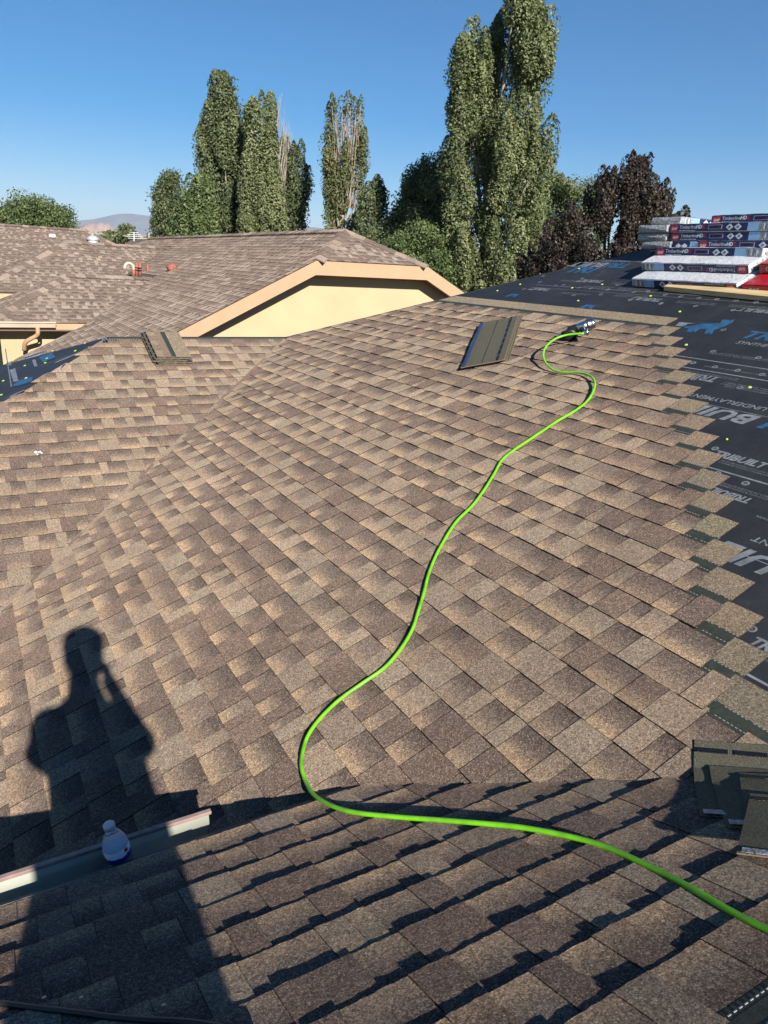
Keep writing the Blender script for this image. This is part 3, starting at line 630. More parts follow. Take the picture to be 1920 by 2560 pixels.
# ------------------------------------------------------------------ air hose
hpx = [(1975, 2352, 1, .013), (1920, 2325, 1, .013), (1830, 2280, 1, .012), (1700, 2205, 1, .012), (1600, 2155, 1, .012), (1500, 2112, 1, .012), (1400, 2086, 1, .012), (1300, 2068, 1, .013), (1200, 2058, 1, .014), (1100, 2050, 1, .015), (1000, 2043, 1, .015), (900, 2033, 1, .014), (850, 2022, 1, .013), (812, 2006, 1, .012), (783, 1985, 1, .012)]
hpx += [(x, y, 0, h) for x, y, h in ((765, 1955, .022), (754, 1920, .02), (755, 1890, .018), (765, 1850, .016), (785, 1815, .016), (820, 1775, .015), (860, 1740, .015), (910, 1705, .015), (960, 1670, .015), (1000, 1625, .015), (1030, 1575, .016), (1045, 1530, .016), (1060, 1480, .016), (1070, 1440, .015), (1085, 1400, .015), (1105, 1360, .015), (1140, 1305, .015), (1180, 1265, .014), (1210, 1225, .014), (1235, 1185, .014), (1255, 1150, .014), (1285, 1125, .014), (1330, 1095, .014), (1390, 1055, .014), (1440, 1025, .016), (1470, 1000, .020), (1486, 970, .026), (1485, 950, .030), (1470, 937, .030), (1440, 931, .026), (1400, 930, .024), (1374, 918, .035), (1359, 895, .060), (1362, 872, .085), (1382, 851, .095), (1414, 838, .095), (1460, 833, .085))]
hp = []
for x, y, on, h in hpx:
    S = SC if on else SB; hp.append(S.P(*S.px(x, y, h), h))
hose = empty('air_hose', hp[20], 'bright lime green air hose snaking from the nail gun across the roof', 'hose')
MB().tube(curve_pts(hp, 7), 0.0074, 12).build('hose_tube', M['hose'], hose, True)

# ------------------------------------------------------------------ nail gun
gb = SB.P(*SB.px(1440, 845, 0), 0)
gun = empty('nail_gun', gb, 'black and chrome pneumatic roofing nail gun lying on the shingles', 'nail gun')
p_n = SB.P(*SB.px(1398, 836, 0.05), 0.05); p_c = SB.P(*SB.px(1487, 806, 0.085), 0.085)
ga = p_c - p_n; gl = np.linalg.norm(ga); ga /= gl; gn = SB.n - ga * (SB.n @ ga); gn /= np.linalg.norm(gn); gs = np.cross(ga, gn)
def G(a, s, n_): return p_n + ga * (a * gl) + gs * s + gn * n_
MB().lathe(G(0.52, 0, 0), ga, [(0.030, 0), (0.034, 0.004), (0.036, 0.05 * gl / 0.3), (0.036, 0.30 * gl)], 24).build('cylinder_housing', M['chrome'], gun, True)
MB().lathe(G(0.80, 0, 0), ga, [(0.041, 0), (0.044, 0.003), (0.044, 0.014), (0.041, 0.017), (0.041, 0.16 * gl), (0.037, 0.2 * gl), (0.02, 0.205 * gl)], 24).build('end_cap', M['chrome'], gun, True)
for a in range(5): MB().lathe(G(0.80, 0.043 * math.cos(a * 1.256), 0.043 * math.sin(a * 1.256)), ga, [(0.005, -0.004), (0.005, 0.018), (0.003, 0.02)], 8).build('bolt', M['blackplastic'], gun)
bevel(MB().bevbox(G(0.40, 0, 0.0), ga * 0.15 * gl, gs * 0.026, gn * 0.032, 0.010).build('body', M['blackplastic'], gun), 0.003)
bevel(MB().bevbox(G(0.16, 0, -0.006), ga * 0.11 * gl, gs * 0.016, gn * 0.018, 0.006).build('nose', M['blackplastic'], gun), 0.003)
MB().lathe(G(0.02, 0, -0.008), ga, [(0.010, -0.03), (0.012, 0.0), (0.012, 0.03)], 12).build('nose_tip', M['chrome'], gun, True)
dr = gs if (gs @ (-FWD)) > 0 else -gs
MB().lathe(G(0.30, 0, -0.018) + dr * 0.022, dr, [(0.044, 0), (0.047, 0.004), (0.047, 0.036), (0.044, 0.042), (0.02, 0.043)], 26).build('magazine_drum', M['blackplastic'], gun, True)
fit_ = SB.P(*SB.px(1466, 831, 0.083), 0.083)
MB().tube(curve_pts([G(0.62, 0, -0.01), G(0.60, 0, -0.01) * 0.5 + fit_ * 0.5 + gn * -0.004, fit_], 4), [0.02] * 8 + [0.017], 14).build('handle', M['blackplastic'], gun, True)
hd_ = (hp[-1] - hp[-2]); hd_ /= np.linalg.norm(hd_)
MB().lathe(fit_ - hd_ * 0.012, hd_, [(0.009, -0.012), (0.012, 0.0), (0.021, 0.004), (0.023, 0.02), (0.015, 0.03)], 18).build('hose_fitting', M['chrome'], gun, True)
MB().tube(curve_pts([G(0.35, 0, 0.02) + dr * 0.03, G(0.42, 0, -0.03) + dr * 0.05, G(0.50, 0, -0.02) + dr * 0.03], 4), 0.004, 8).build('trigger', M['chrome'], gun, True)

# ------------------------------------------------------------------ loose shingles: stacks
def loose_sheet(name, P0, du_, dv_, nrm, w, l, parent, up=False, seed=0, sag=0.0, thick=0.006):
    """a single shingle, l long and w wide; face down shows olive backing, sealant dashes and tape"""
    r = random.Random(seed); nx = 14; ny = 4; top = []; bot = []
    for i in range(nx + 1):
        for j in range(ny + 1):
            a, b = i / nx, j / ny; z = sag * math.sin(math.pi * a) + 0.0018 * math.sin(a * 9 + seed) + 0.0015 * math.sin(b * 7 + seed * 2)
            p = P0 + du_ * (l * a) + dv_ * (w * b) + nrm * z; top.append(p + nrm * thick); bot.append(p)
    n = (nx + 1) * (ny + 1); V = top + bot; F = []; MI = []; W = ny + 1
    for i in range(nx):
        for j in range(ny):
            q = [i * W + j, (i + 1) * W + j, (i + 1) * W + j + 1, i * W + j + 1]
            F.append(q); MI.append(0); F.append([n + k for k in q[::-1]]); MI.append(1)
    for i in range(nx):
        for j, s in ((0, 1), (ny, -1)):
            q = [i * W + j, (i + 1) * W + j, n + (i + 1) * W + j, n + i * W + j]; F.append(q[::s]); MI.append(2)
    for j in range(ny):
        for i, s in ((0, -1), (nx, 1)):
            q = [i * W + j, i * W + j + 1, n + i * W + j + 1, n + i * W + j]; F.append(q[::s]); MI.append(2)
    o = mesh(name, V, F, [M['backing'] if not up else M['plain_face'], M['backing'], M['edge']], parent, MI)
    return o
M['edge'] = plain('granule_edge', (0.25, 0.19, 0.13), 0.95, 0.1, var=0.4, scale=260)
def plain_face():
    m = shingle_mat('plain_granule_face', (0.1, 0.08, 0.06), (0.4, 0.3, 0.2)); nt = m.node_tree
    for nd in nt.nodes:
        if nd.type == 'VERTEX_COLOR':
            rgb = nt.nodes.new('ShaderNodeRGB'); rgb.outputs[0].default_value = (0.205, 0.165, 0.118, 1) if nd.layer_name == 'Col' else (0, 0, 0.4, 1)
            for l in list(nd.outputs[0].links): nt.links.new(rgb.outputs[0], l.to_socket)
    return m
M['plain_face'] = plain_face()
M['brown_face'] = M['plain_face'].copy(); M['brown_face'].name = 'brown_granule_face'
for nd in M['brown_face'].node_tree.nodes:
    if nd.type == 'RGB' and nd.outputs[0].default_value[0] > 0.1: nd.outputs[0].default_value = (0.17, 0.122, 0.096, 1)
def dashes(P0, du_, dv_, nrm, l, w0, w1, mat, name, parent, seed, gap=True, step=0.12):
    r = random.Random(seed); m = MB(); a = 0.01
    while a < l - 0.02:
        b = min(l - 0.01, a + (step * r.uniform(0.7, 1.0)))
        m.prism([P0 + du_ * a + dv_ * w0, P0 + du_ * b + dv_ * w0, P0 + du_ * b + dv_ * w1, P0 + du_ * a + dv_ * w1], nrm * 0.0016); a = b + (0.02 if gap else 0.0)
    return m.build(name, mat, parent)
# stack by the nail gun, face down
A0 = SB.P(*SB.px(1157, 930, 0.0), 0.0); B0 = SB.P(*SB.px(1283, 917, 0.02), 0.0); T0 = SB.P(*SB.px(1318, 795, 0.02), 0.0)
dl = T0 - B0; dl /= np.linalg.norm(dl); dw = B0 - A0; dw -= dl * (dw @ dl); dw /= np.linalg.norm(dw)
for i in range(4):
    jit = random.Random(i + 40); P0 = A0 + dl * (0.012 * (3 - i) + jit.uniform(-0.006, 0.006)) + dw * (0.010 * (3 - i) - 0.008 + jit.uniform(-0.004, 0.004)) + SB.n * (0.009 + i * 0.0082)
    e = empty('loose_shingle', P0, ['lowest', 'second lowest', 'second highest', 'topmost'][i] + ' face-down shingle of the flat stack left of the nail gun', 'shingle', 'face-down shingles stacked by the nail gun')
    loose_sheet('sheet', P0, dl, dw, SB.n, 0.335, 1.0, e, seed=i)
    if i == 3:
        top = P0 + SB.n * 0.0078
        dashes(top, dl, dw, SB.n, 1.0, 0.275, 0.291, M['tar'], 'sealant_strip', e, 3)
        dashes(top, dl, dw, SB.n, 1.0, 0.010, 0.034, M['tape'], 'release_tape', e, 4, False, 0.03)
        MB().prism([top + dw * 0.163 + dl * 0.02, top + dw * 0.163 + dl * 0.98, top + dw * 0.166 + dl * 0.98, top + dw * 0.166 + dl * 0.02], SB.n * 0.0006).build('lamination_line', M['tar'], e)
# stack draped on the far ridge
ra = SA.P(*SA.px(384, 905, 0.02), 0.0); rb = SA.P(*SA.px(484, 915, 0.02), 0.0)
dw = np.array([1.0, 0.0, 0.0]); dl = SA.w; yl = (RY - ra[1]) / CS + 0.04
for i in range(5):
    w = 0.335; ox = (0.02, 0.055, 0.0, 0.03, 0.05)[i]; L_ = yl + (0.03, 0.02, 0.0, -0.03, -0.07)[i]
    P0 = np.array([1.575 + ox, ra[1], zA(ra[1])]) + SA.n * (0.010 + i * 0.0105) - dl * (0.055 - 0.02 * i)
    e = empty('loose_shingle', P0, ['lowest face-down', 'second lowest face-down', 'middle face-down', 'second highest face-down', 'topmost face-up'][i] + ' shingle of the stack hung over the far ridge', 'shingle', 'shingles stacked on the far ridge')
    loose_sheet('sheet', P0, dw, dl, SA.n, L_, w, e, up=(i == 4), seed=10 + i, thick=0.0085)
    if i == 4:
        t0 = P0 + SA.n * 0.0098
        z = 0.0
        for a, b, mt, nm in ((0.0, 0.045, 'brown_face', 'tab'), (0.045, 0.142, 'brown_face', 'tab'), (0.142, 0.190, 'strip', 'nail_strip')):
            MB().prism([t0 + dw * a, t0 + dw * b, t0 + dw * b + dl * L_, t0 + dw * a + dl * L_], SA.n * (0.003 if nm == 'tab' else 0.0012)).build(nm, M[mt], e)
        for j, (a, b) in enumerate(((0.0, 0.22), (0.44, 0.62), (0.80, 0.97))):
            MB().prism([t0 + dl * L_ * a, t0 + dw * 0.06 + dl * L_ * a, t0 + dw * 0.085 + dl * L_ * b, t0 + dl * L_ * b], SA.n * 0.0042).build('tan_tab', M['plain_face'], e)
        dashes(t0 + dw * 0.189, dl, dw, SA.n, L_, 0.0, 0.005, M['dash'], 'nail_thread', e, 5, True, 0.02)
    else:
        dashes(P0 + SA.n * 0.0102 + dl * 0.012, dw, dl, SA.n, w, 0.0, 0.02, M['tar'], 'sealant_strip', e, 6 + i, True, 0.08)
        dashes(P0 + SA.n * 0.0102, dl, dw, SA.n, L_, 0.006, 0.022, M['tar'], 'sealant_strip', e, 16 + i, True, 0.09)
        if i in (0, 2): dashes(P0 + SA.n * 0.0102, dl, dw, SA.n, L_, w - 0.02, w - 0.006, M['tar'], 'sealant_strip', e, 26 + i, True, 0.09)
# loose shingles fanned in the near valley at the right edge
va = np.array([1, -1, T5]) / np.linalg.norm([1, -1, T5])
def fan(px_tl, z_tl, px_bl, z_bl, px_r, lab, seed, lift, th=0.004):
    d = ray(*px_tl); P = d * (z_tl / d[2]); d = ray(*px_bl); Q = d * (z_bl / d[2]); d = ray(*px_r)
    dv_ = Q - P; w = np.linalg.norm(dv_); dv_ /= w; du_ = va - dv_ * (va @ dv_); du_ /= np.linalg.norm(du_); nn = np.cross(du_, dv_); nn *= np.sign(nn[2])
    e = empty('loose_shingle', P, lab, 'shingle', 'face-down shingles fanned at the right edge')
    # rotate the long side so that its top edge follows the photo
    a = d * ((nn @ P) / (nn @ d)) - P; du_ = a / np.linalg.norm(a)
    o = loose_sheet('sheet', P, du_, dv_, nn, w, 0.8, e, seed=seed, thick=th, sag=0.0)
    t = P + nn * (th + 0.0035)
    dashes(t, du_, dv_, nn, 0.8, w * 0.085, w * 0.125, M['tar'], 'sealant_strip', e, seed, True, 0.10)
    dashes(t, du_, dv_, nn, 0.8, w * 0.93, w * 0.995, M['silver'], 'film_edge', e, seed + 9, False, 0.05)
    for o in e.children:                                     # let the sheet sag into the valley
        for v in o.data.vertices:
            q = np.array(v.co) + P; hh = (q - P) @ nn; a = zB(q[0]); b = zC(q[1]); k = 0.05; m_ = max(a, b) + k * math.exp(-abs(a - b) / (2 * k)) * 0.10
            v.co[2] = m_ + lift + max(hh, 0) * 1.0 - P[2]
    return e
fan((1737, 1850), -1.328, (1749, 2045), -1.3105, (1920, 1857), 'widest face-down olive shingle at the bottom of the fan by the right edge', 61, 0.006)
fan((1778, 1893), -1.312, (1812, 2076), -1.275, (1920, 1898), 'second face-down olive shingle of the fan by the right edge', 62, 0.013)
fan((1853, 1917), -1.292, (1862, 2092), -1.254, (1920, 1922), 'third face-down shingle of the fan, mostly in shade', 63, 0.020)
fan((1878, 1984), -1.262, (1838, 2155), -1.226, (1940, 1990), 'topmost and nearest face-down shingle of the fan by the right edge', 64, 0.027)
for i in range(2):
    P = SB.P(*SB.px(1737, 1852, 0.0), 0.0) + np.array([0.04 * i, -0.03 * i, 0.004])

# cord at the bottom left, cap nails and a caulk smear
cp = [SC.P(*SC.px(x, y, 0.010), 0.010) for x, y in ((-60, 2500), (0, 2508), (90, 2520), (180, 2530), (270, 2542), (360, 2550), (450, 2554), (540, 2566), (640, 2590))]
MBc = MB().tube(curve_pts(cp, 5), 0.0062, 8); tag(MBc.build('black_cord', M['blackplastic'], None, True, origin=cp[3]), 'black cord across the shaded shingles at the bottom left', 'cord')
M['nail'] = plain('galvanised_nail', (0.50, 0.46, 0.30), 0.4, 0.5, metal=0.3)
for x, y in ((110, 2492), (203, 2492), (409, 2511), (20, 2484)):
    u, v = SC.px(x, y, 0.006); MB().lathe(SC.P(u, v, 0.0), SC.n, [(0.0048, 0), (0.0048, 0.0055), (0.003, 0.0062)], 10).build('roofing_nail', M['nail'], slopeC)
sm = MB(); rr = random.Random(3); u0, v0 = SA.px(97, 1131, 0.01)
for i in range(14):
    a, b = rr.uniform(-0.022, 0.022), rr.uniform(-0.02, 0.02); q = rr.uniform(0.003, 0.009)
    sm.lathe(SA.P(u0 + a * 1.3, v0 + b, 0.003), SA.n, [(q, 0), (q * 0.9, 0.006), (q * 0.4, 0.009)], 7)
tag(sm.build('caulk_smear', M['white'], None, origin=SA.P(u0, v0, 0.003)), 'small white caulk smear on the left slope', 'caulk')

# ------------------------------------------------------------------ shingle bundles and the toe board
def bundle(label, u, v, h, ln=1.0, face='label', flip=False, th=0.068, dp=0.33, rot=0.0, red_top=False, grey=False, level=None):
    """wrapped bundle lying on slope B: long side along the course, printed side facing down-slope"""
    cu_, cv_ = math.cos(rot), math.sin(rot)
    lu = SB.u * cu_ + SB.w * cv_; lv = SB.w * cu_ - SB.u * cv_; nn = SB.n
    P0 = SB.P(u, v, h)
    if level == 'course': lu, lv, nn = np.array([0, -1.0, 0]), np.array([1.0, 0, 0]), np.array([0, 0, 1.0]); P0 = np.array([u, v, h], float)
    if level == 'cross': lu, lv, nn = np.array([1.0, 0, 0]), np.array([0, 1.0, 0]), np.array([0, 0, 1.0]); P0 = np.array([u, v, h], float)
    e = empty('shingle_bundle', P0, label, 'shingle bundle', 'wrapped shingle bundles')
    c = P0 + lu * ln / 2 + lv * dp / 2 + nn * th / 2
    # slightly lumpy wrapper
    m = MB(); nx, nv = 18, 6; r = random.Random(int(abs(u * 1000) + h * 999)); V = []; F = []
    m.bevbox(c, lu * ln / 2, lv * dp / 2, nn * th / 2, 0.010)
    w = m.build('wrapper', M['silver'] if grey else (M['film'] if not red_top else M['red']), e); bevel(w, 0.003)
    tm = MB(); V = []; F = []
    for i in range(nx + 1):
        for j in range(nv + 1):
            a, b = i / nx, j / nv; edge = min(a, 1 - a, b, 1 - b)
            V.append(P0 + lu * (0.006 + (ln - 0.012) * a) + lv * (0.006 + (dp - 0.012) * b) + nn * (th + 0.0005 + (0.006 * min(1, edge * 6)) + r.uniform(-0.0018, 0.0018)))
    for i in range(nx):
        for j in range(nv): k = i * (nv + 1) + j; F.append([k, k + nv + 1, k + nv + 2, k + 1])
    tm.add(V, F); tm.build('top_wrap', M['red'] if red_top else M['film'], e, True)
    # front print: coordinates along the length s in 0..1 and height t in 0..1, on the -lv side
    def Fp(s, t, d=0.0): return P0 + lu * (ln * s) + nn * (th * t) - lv * (0.0008 + d)
    def quad(s0, s1, t0, t1, mat, nm, d): return MB().prism([Fp(s0, t0, d), Fp(s1, t0, d), Fp(s1, t1, d), Fp(s0, t1, d)], -lv * 0.0006).build(nm, M[mat], e)
    if face == 'label':
        X = (lambda s: 1 - s) if flip else (lambda s: s); Y = (lambda t: 1 - t) if flip else (lambda t: t)
        def rq(s0, s1, t0, t1, mat, nm, d): return quad(min(X(s0), X(s1)), max(X(s0), X(s1)), min(Y(t0), Y(t1)), max(Y(t0), Y(t1)), mat, nm, d)
        rq(0.012, 0.76, 0.06, 0.95, 'navy', 'side_print', 0.0); rq(0.76, 0.855, 0.06, 0.95, 'skyblue', 'blue_panel', 0.0); rq(0.855, 0.985, 0.06, 0.95, 'filmgrey', 'batch_panel', 0.0)
        rq(0.025, 0.095, 0.08, 0.88, 'red', 'red_square', 0.001); rq(0.40, 0.53, 0.30, 0.78, 'pinkink', 'warning_box', 0.001); rq(0.405, 0.525, 0.34, 0.74, 'navy', 'warning_field', 0.0016)
        for s in (0.60, 0.675):
            q = [(s, 0.12), (s + 0.034, 0.50), (s, 0.88), (s - 0.034, 0.50)]
            MB().prism([Fp(X(a), Y(b), 0.001) for a, b in q], -lv * 0.0006).build('diamond_mark', M['ink'], e)
            q = [(s, 0.30), (s + 0.016, 0.50), (s, 0.70), (s - 0.016, 0.50)]
            MB().prism([Fp(X(a), Y(b), 0.0018) for a, b in q], -lv * 0.0006).build('diamond_core', M['greyink'], e)
        for j in range(4): rq(0.875 + 0.022 * j, 0.885 + 0.022 * j, 0.2, 0.8, 'greyink' if j % 2 == 0 else 'ink', 'barcode_bar', 0.001)
        sg = -1 if flip else 1
        def tx(s_, a, t, cap, mat, bold=0.0, st=1.0, shear=0.0): text(SB, s_, 0, 0, cap * th, 0, M[mat], e, flip, shear, bold, st, 'lettering', (Fp(X(a), Y(t), 0.0022), lu, nn))
        tx('GAF', 0.032, 0.30, 0.30, 'ink', 0.03, 1.05); tx('Timberline', 0.112, 0.42, 0.40, 'ink', 0.0, 1.02); tx('HD', 0.283, 0.42, 0.40, 'ink', 0.035, 1.0); tx('Z', 0.342, 0.42, 0.40, 'red', 0.035, 1.0)
        tx('High Definition Lifetime Shingles', 0.112, 0.14, 0.13, 'ink', 0.01, 1.0); tx('DO NOT TRIPLE', 0.41, 0.56, 0.13, 'pinkink', 0.02, 0.95); tx('STACK PALLETS', 0.41, 0.38, 0.13, 'pinkink', 0.02, 0.95)
    elif face == 'marks':
        quad(0.01, 0.72, 0.06, 0.95, 'navy', 'side_print', 0.0); quad(0.72, 0.99, 0.06, 0.95, 'skyblue', 'blue_panel', 0.0)
        for s in (0.24, 0.50): MB().prism([Fp(s, 0.10, 0.001), Fp(s + 0.13, 0.42, 0.001), Fp(s, 0.74, 0.001), Fp(s - 0.13, 0.42, 0.001)], -lv * 0.0006).build('diamond_mark', M['ink'], e)
    elif face == 'red':
        quad(0.01, 0.99, 0.04, 0.96, 'red', 'side_print', 0.0); text(SB, 'GAF', 0, 0, 0.42 * th, 0, M['ink'], e, False, 0, 0.03, 1.1, 'lettering', (Fp(0.06, 0.28, 0.0018), lu, nn))
    else: quad(0.01, 0.99, 0.04, 0.96, 'filmgrey', 'end_film', 0.0)
    # plastic gathered at the ends
    for s in (0, 1):
        k = MB(); cc = P0 + lu * (ln * s + (0.004 if s else -0.004)) + lv * dp / 2 + nn * th / 2; rr = random.Random(s + int(h * 100))
        pts = []
        for a in range(12): pts.append(cc + lv * (dp * 0.47 * math.cos(a * 0.5236)) + nn * (th * 0.47 * math.sin(a * 0.5236)) + lu * rr.uniform(-0.004, 0.004))
        tip = cc + lu * (0.016 if s else -0.016); k.add(pts + [tip], [[a, (a + 1) % 12, 12] if s else [(a + 1) % 12, a, 12] for a in range(12)]); k.build('gathered_film', M['silver'] if grey else M['filmgrey'], e)
    return e
bundle('lowest shingle bundle, white wrapped, half hidden behind the lumber', -4.490, 4.545, 0.003, flip=True)
bundle('red topped bundle with a white letter beside the lumber, at the right edge', -3.455, 4.530, 0.003, face='red', red_top=True)
bundle('white topped bundle with its navy label upside down', -4.540, 4.722, 0.074, flip=True, ln=1.02)
bundle('red ended bundle at the right edge above the big red topped one', -3.47, 4.745, 0.074, face='red', red_top=True)
bundle('navy labelled bundle reaching furthest left, just above the white topped ones', 5.19, 4.525, 0.218, level='course')
bundle('short stretch of bundle with two diamonds at the left end of the fourth layer', 5.47, 4.585, 0.2865, ln=0.245, face='marks', level='course')
bundle('navy labelled bundle in the fourth layer, shifted to the right', 5.462, 4.33, 0.2865, level='course')
bundle('lower of the twin navy bundles in the middle of the stack', 5.475, 4.635, 0.3555, level='course')
bundle('upper of the twin navy bundles in the middle of the stack', 5.468, 4.655, 0.4245, level='course')
bundle('topmost navy labelled bundle at the right edge', 5.58, 4.335, 0.4935, level='course')
for lab, x_, y_, z_ in (('lowest of the three grey film bundle ends at the left of the stack', 5.46, 4.60, 0.2865), ('middle of the three grey film bundle ends at the left of the stack', 5.47, 4.665, 0.3555), ('highest of the three grey film bundle ends at the left of the stack', 5.455, 4.66, 0.4245)):
    bundle(lab, x_, y_, z_, face='film', grey=True, level='cross')
bundle('white wrapped bundle on top at the left, its side label turned to the right', 5.54, 4.60, 0.4935, flip=True, grey=True, level='cross')
bundle('flat white bundle far back on the ridge', -5.02, 5.36, 0.003, face='film', ln=0.5)
flush_texts()
w0 = SB.P(-4.116, 4.497, 0.0); w1 = SB.P(-2.6, 4.385, 0.0); wd = w1 - w0; wl_ = np.linalg.norm(wd); wd /= wl_; wv = SB.w - wd * (SB.w @ wd)
bevel(tag(MB().box(w0 + wd * wl_ / 2 + wv * 0.046 + SB.n * 0.022, wd * wl_ / 2, wv * 0.045, SB.n * 0.0195).build('lumber_plank', M['wood'], None, origin=w0), 'fresh pale lumber plank lying below the shingle bundles', 'lumber'), 0.003)

# ------------------------------------------------------------------ neighbouring house
GY = 12.0; NXC = 6.585; NHX = 5.441; NZ0 = 0.086; NS = 0.5
def zN(x): return NZ0 + NS * (x - NHX)
RZN = zN(NXC); ZM1 = -1.43; MY1 = 17.2
nb = empty('stucco_house', (6.0, 16.0, GZ), 'neighbouring cream stucco house with peach fascia and weathered brown hipped roof', 'house')
def ndeck(pts):
    m = MB(); P = [np.array(p, float) for p in pts]; cr = np.cross(P[1] - P[0], P[2] - P[1]); nn = cr / np.linalg.norm(cr) * np.sign(cr[2])
    P = P if cr[2] > 0 else P[::-1]; m.prism([p - nn * 0.05 for p in P], nn * 0.045); return m.build('roof_slope', M['old_deck'], nb)
M['old_deck'] = plain('old_roof_felt', (0.12, 0.095, 0.08), 1.0)
def nmax(x):
    return 17.07 if x < 2.28 else (x + 14.79 if x < 4.26 else (x + 17.9 if x < 5.83 else 29.5 + (NXC - x)))
nl = ndeck([(x, y, zN(x)) for x, y in ((0.55, GY), (NHX, GY), (NXC, GY + 1.2), (NXC, 29.5), (5.83, 30.2), (5.83, 23.70), (4.26, 22.13), (4.26, 19.05), (2.28, 17.07), (0.55, 17.07))])
nclip = ndeck([(NHX, GY, NZ0), (2 * NXC - NHX, GY, NZ0), (NXC, GY + 1.2, RZN)])
nr = ndeck([(2 * NXC - x, y, zN(x)) for x, y in ((1.5, GY), (NHX, GY), (NXC, GY + 1.2), (NXC, 29.5), (1.5, 29.5))])
SNL = Slope((0, -1, 0), np.array((1, 0, NS)) / math.hypot(1, NS), (NHX, 0, NZ0)); SNC = Slope((1, 0, 0), np.array((0, 1.2, RZN - NZ0)) / math.hypot(1.2, RZN - NZ0), (0, GY, NZ0))
m1 = ndeck([(0.46, MY1, ZM1), (2.41, MY1, ZM1), (4.26, MY1 + 1.85, ZM1 + 0.925), (2.26, MY1 + 1.85, ZM1 + 0.925)])
m1l = ndeck([(0.46, MY1, ZM1), (2.26, MY1 + 1.85, ZM1 + 0.925), (2.26, 19.3, ZM1 + 0.925), (-1.4, 23.0, ZM1 - 0.93), (-1.4, MY1 - 1.85, ZM1 - 0.93)])
ndeck([(2.26, MY1 + 1.85, ZM1 + 0.925), (4.23, MY1 + 1.85, ZM1 + 0.925), (5.0, 22.5, ZM1 - 0.6), (1.0, 22.5, ZM1 - 0.6)])
Z2 = 0.28; Y2 = 23.7
m2 = ndeck([(0.4, Y2 - 2.6, Z2 - 1.3), (4.2, Y2 - 2.6, Z2 - 1.3), (5.83, Y2, Z2), (2.9, Y2, Z2)])
m2l = ndeck([(0.4, Y2 - 2.6, Z2 - 1.25), (2.9, Y2, Z2), (2.9, Y2 + 0.3, Z2), (-3.0, Y2 + 6.2, Z2 - 2.95), (-3.0, Y2 - 6.0, Z2 - 2.95)])
ndeck([(2.9, Y2, Z2), (5.83, Y2, Z2), (6.0, Y2 + 3, Z2 - 1.5), (1, Y2 + 3, Z2 - 1.5)])
SM1 = Slope((1, 0, 0), np.array((0, 1, NS)) / math.hypot(1, NS), (0, MY1, ZM1)); SM2 = Slope((1, 0, 0), np.array((0, 1, NS)) / math.hypot(1, NS), (0, Y2, Z2))
QN = []
kk = math.hypot(1, NS)
def field(S, par, vlo, vhi, rng_of, halfs, seed, ex=EXPO, store=None):
    k = 0; v = vlo
    while v < vhi - 0.02:
        e = min(ex, vhi - v); a, b = rng_of(v + e / 2); half = halfs; u = a - ((k * 0.41) % 1.0); q = 0
        while u < b:
            s = shingle(S, u, min(u + 1.0, b + 0.6), v, ex, half, seed + k * 100 + q, PAL_OLD, t=0.0028)
            if s: (store if store is not None else QN).append([score(s), s, par])
            u += 1.0; q += 1
        v += ex; k += 1
def v_of(S, P): return float(np.asarray(P) @ S.w)
v0 = v_of(SNL, (0.55, 0, zN(0.55))); v1 = v_of(SNL, (NXC, 0, RZN))
k = 0; v = v0
while v < v1 - 0.01:
    x = 0.55 + (v - v0) / kk * 1.0; xm = x + EXPO / kk / 2; y0 = GY - 0.03 if xm < NHX else GY + (xm - NHX) * 1.2 / (NXC - NHX); y1 = nmax(xm)
    half = [SNL.hp(1, 0, NXC)]
    if x + 0.13 > NHX: half.append(SNL.hp(1.2 / (NXC - NHX), -1, 1.2 / (NXC - NHX) * NHX - GY))
    else: half.append(SNL.hp(0, -1, -(GY - 0.03)))
    if 2.2 < x < 4.26: half.append(SNL.hp(-1, 1, 14.79))
    elif 4.26 <= x < 5.83: half.append(SNL.hp(-1, 1, 17.9))
    else: half.append(SNL.hp(0, 1, y1))
    u = -(y0 - 0.1) + 0.0 + ((k * 0.41) % 1.0); q = 0
    while u > -(y1 + 0.2):
        s = shingle(SNL, u - 1.0, u, v, EXPO, half, 200000 + k * 100 + q, PAL_OLD, t=0.0028)
        if s: QN.append([score(s), s, nl])
        u -= 1.0; q += 1
    v += EXPO; k += 1
slp = 1.2 / (NXC - NHX); v0 = v_of(SNC, (0, GY, NZ0))
field(SNC, nclip, v0, v0 + math.hypot(1.2, RZN - NZ0), lambda v: (NHX - 0.1, 2 * NXC - NHX + 0.1), [SNC.hp(-slp, 1, GY - slp * NHX), SNC.hp(slp, 1, GY + slp * (2 * NXC - NHX)), SNC.hp(0, -1, -GY + 0.03)], 300000)
v0 = v_of(SM1, (0, MY1, ZM1)); field(SM1, m1, v0 - 0.02, v0 + 1.85 * kk, lambda v: (0.4, 4.4), [SM1.hp(-1, 1, MY1 - 0.46 + 0.03), SM1.hp(0, 1, MY1 + 1.85), SM1.hp(1, -1, -14.79)], 400000)
v0 = v_of(SM2, (0, Y2 - 2.6, Z2 - 1.3)); field(SM2, m2, v0, v0 + 2.6 * kk, lambda v: (0.3, 6.0), [SM2.hp(-1, 1, Y2 - 2.9 + 0.03), SM2.hp(0, 1, Y2), SM2.hp(1, -1, -17.9)], 500000)
